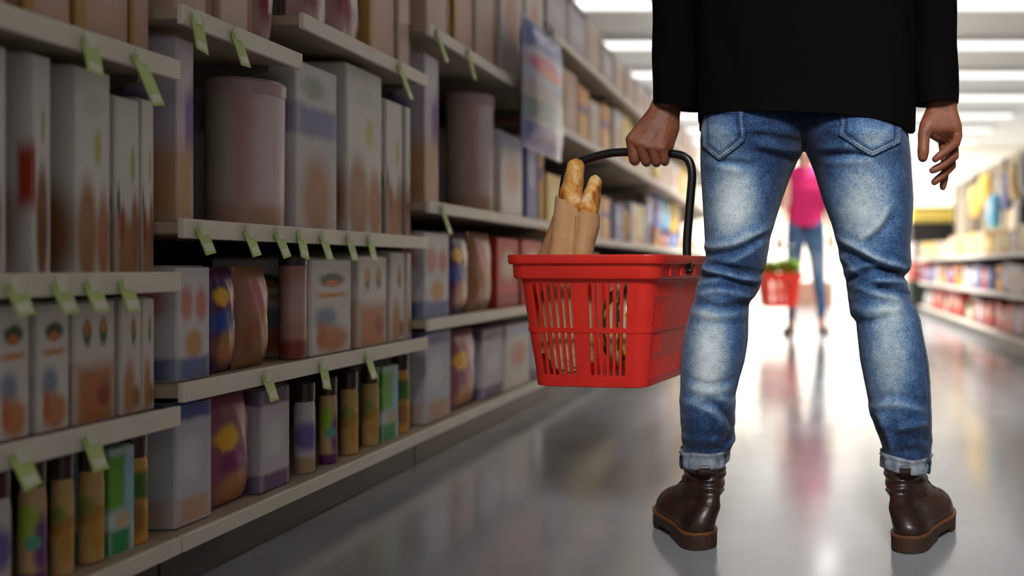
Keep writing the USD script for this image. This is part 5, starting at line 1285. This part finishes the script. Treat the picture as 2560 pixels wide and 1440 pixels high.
for L_, Y_ in (([(1974, 432), (1964, 470), (1962, 522)], YW), ([(2051, 432), (2062, 470), (2066, 520)], YW)):
    obj('short_sleeve', tube(smoothline([P(x, y, Y_) for x, y in L_], 16), np.linspace(.055, .062, 16), 20), M_pink, top, smooth=50)
jl = wrow([(556, 1968), (580, 1966), (620, 1966), (660, 1968), (700, 1970), (745, 1967), (780, 1970), (800, 1972)], [(556, 2012), (600, 2012), (612, 2010), (640, 2006), (680, 2003), (720, 1998), (750, 1992), (800, 1988)], np.linspace(556, 800, 40), [(556, .10), (620, .105), (700, .075), (800, .05)])
jr = wrow([(556, 2010), (600, 2010), (612, 2012), (640, 2022), (680, 2027), (720, 2033), (760, 2040), (796, 2044)], [(556, 2060), (600, 2063), (640, 2063), (700, 2062), (740, 2065), (770, 2066), (796, 2060)], np.linspace(556, 796, 40), [(556, .10), (620, .105), (700, .075), (796, .05)])
jw = man(loft(jl[::-1])) + man(loft(jr[::-1]))
jwt = tri(jw.refine_to_length(.03)); jwt.merge_vertices(); trimesh.smoothing.filter_taubin(jwt, .5, .53, 6)
v = np.array(jwt.vertices); px_, py_ = pix(v)
fd = .3 + .22 * np.exp(-((py_ - 660) / 40) ** 2) + .1 * (meshkit.fbm(v * 12, 3, 2) - .5)
obj('jeans', jwt, M_denim, woman, smooth=True, attrs={'fade': fd})
wb = []
qh = headset(wb, (P(2012, 0, YW)[0], YW), 1.735, .94, -1)
wb.append(m3.Manifold.batch_hull([sph(P(1990, 440, YW), .06), sph(P(2034, 440, YW), .06), sph(P(1996, 540, YW), .06), sph(P(2030, 540, YW), .06)]))
def small_hand(c, sgn, hold):
    out = [m3.Manifold.batch_hull([sph(c, .022), sph(c + np.array([-.012, 0, -.055]), .016), sph(c + np.array([.020, 0, -.055]), .015)])]
    for i in range(4):
        b = c + np.array([-.016 + .0125 * i, 0, -.06])
        if hold: out += bones([(b, .0095), (b + np.array([0, -.012, -.026]), .0088), (b + np.array([0, .012, -.040]), .0082), (b + np.array([0, .024, -.020]), .0078)])
        else: out += bones([(b, .0092), (b + np.array([.002 * sgn, -.006, -.034]), .0085), (b + np.array([.002 * sgn, -.016, -.060 - .004 * (i in (1, 2))]), .0075)])
    out += bones([(c + np.array([sgn * .014, -.008, -.012]), .013), (c + np.array([sgn * .030, -.02, -.040]), .0105), (c + np.array([sgn * .030, -.03, -.062]), .009)])
    return out
hLw = P(1948, 592, YW - .33); hRw = P(2078, 590, YW)
wb += bones([(P(1976, 440, YW), .055), (P(1961, 520, YW - .07), .038), (P(1951, 572, YW - .25), .026), (hLw, .023)])
wb += bones([(P(2050, 440, YW), .055), (P(2066, 516, YW), .040), (P(2075, 566, YW), .027), (hRw, .023)])
wb += small_hand(hLw, 1, True) + small_hand(hRw, -1, False)
for x0, x1 in ((1979, 1978), (2052, 2054)):
    wb += bones([(P(x0, 780, YW), .040), (P(x1, 812, YW), .034), (P(x1, 828, YW + .01), .03)])
    wb += bones([(P(x1, 828, YW + .01), .03), (P(x1 - (4 if x0 < 2000 else -6), 829, YW - .13), .022)])
wbm = tri(m3.Manifold.batch_boolean(wb, m3.OpType.Add).refine_to_length(.014)); wbm.merge_vertices(); trimesh.smoothing.filter_taubin(wbm, .5, .53, 5)
obj('body', wbm, M_skin2, woman, smooth=True)
for k in (-1, 1):
    e = obj('eye', trimesh.creation.icosphere(2, .0118).apply_translation(qh(k * .032, .113, 1.682)), M_eye, woman, smooth=True)
    obj('iris', trimesh.creation.icosphere(1, .006).apply_translation(qh(k * .032, .1215, 1.682)), M_iris, e, smooth=True)
hh = m3.Manifold.batch_hull([sph(qh(0, .005, 1.715), .092), sph(qh(0, .04, 1.735), .080), sph(qh(0, -.03, 1.62), .075), sph(qh(0, -.045, 1.50), .05)]) - m3.Manifold.batch_hull([sph(qh(0, .15, 1.60), .085), sph(qh(0, .175, 1.70), .085), sph(qh(0, .14, 1.48), .08)])
obj('hair', tri(hh), M_hair2, woman, smooth=40)
for x, sg in ((1978, -1), (2054, 1)):
    c = P(x, 0, YW)[0]
    out = foot_outline(); out = (out - np.array([.06, 0])) * np.array([.82, .84])
    R = trimesh.transformations.rotation_matrix(math.radians(-90 + sg * 14), (0, 0, 1))
    rr = []
    for z, k in ((0, .97), (.004, 1.0), (.02, 1.0), (.045, .93), (.055, .86)): rr.append(np.c_[out * k, np.full(len(out), z)])
    so = loft(np.array(rr)); so.apply_transform(R); so.apply_translation((c, YW + .01, .001)); obj('flat_shoe', so, M_shoe, woman, smooth=40)
# her basket: a copy of the first, with greens on top
src = basket
wbx = thing('shopping_basket', 'smaller-looking red basket with leafy greens carried by the person in pink', 'shopping basket', (hLw[0] - .005, hLw[1] - .0, hLw[2] - .082 - .512), 14)
stage.GetPrimAtPath(wbx).GetReferences().AddInternalReference(src)
stage.GetPrimAtPath(wbx).SetInstanceable(True)
M_leaf = mat('lettuce_leaf', {'tc': ('texture_coordinate', {}), 'n': ('noise_texture', {'scale': 30.0, 'detail': 3.0}), 'r': ('rgb_ramp', {'ramp': [(0.3, lin((72, 118, 28))), (0.7, lin((150, 186, 62)))]}), 'p': ('principled_bsdf', {'roughness': 0.5})}, [('tc.object', 'n.vector'), ('n.fac', 'r.fac'), ('r.color', 'p.base_color')])
wc = np.array([hLw[0] - .005, hLw[1], hLw[2] - .594])
def lettuce(x, y, s, label):
    t = thing('lettuce', label, 'lettuce', wc + np.array([x, y, .25]))
    rg = random.Random(int(s * 1000))
    for k in range(11):
        a = k * 2.4; tilt = .25 + .55 * (k / 11)
        u, w = np.meshgrid(np.linspace(-1, 1, 9), np.linspace(0, 1, 9))
        half = .055 * s * np.sin(np.pi * np.clip(w * .85 + .12, 0, 1)); X = u * half; L = .15 * s * w
        Yy = np.sin(tilt * w * 1.5) * .09 * s + .006 * np.sin(u * 9 + k) * w + .02 * s * u * u; Z = L * np.cos(tilt * w)
        c_, s_ = math.cos(a), math.sin(a)
        v_ = np.stack([X * c_ - (Yy + .01) * s_, X * s_ + (Yy + .01) * c_, Z], -1).reshape(-1, 3)
        f_ = grid_faces(9, 9, False); rim = np.r_[np.arange(9), np.arange(1, 9) * 9 + 8, 72 + np.arange(7, -1, -1), np.arange(7, 0, -1) * 9]; r2 = np.roll(rim, -1); n_ = 81
        lm = trimesh.Trimesh(np.vstack([v_, v_ + np.array([0, 0, -.0012])]), np.vstack([f_, f_[:, ::-1] + n_, np.stack([rim, rim + n_, r2 + n_], 1), np.stack([rim, r2 + n_, r2], 1)]), process=False)
        obj('leaf', lm, M_leaf, t, smooth=60)
lettuce(-.078, -.03, 1.0, 'leafy green lettuce in the left half of the far red basket')
lettuce(.078, -.02, 1.1, 'leafy green lettuce in the right half of the far red basket')
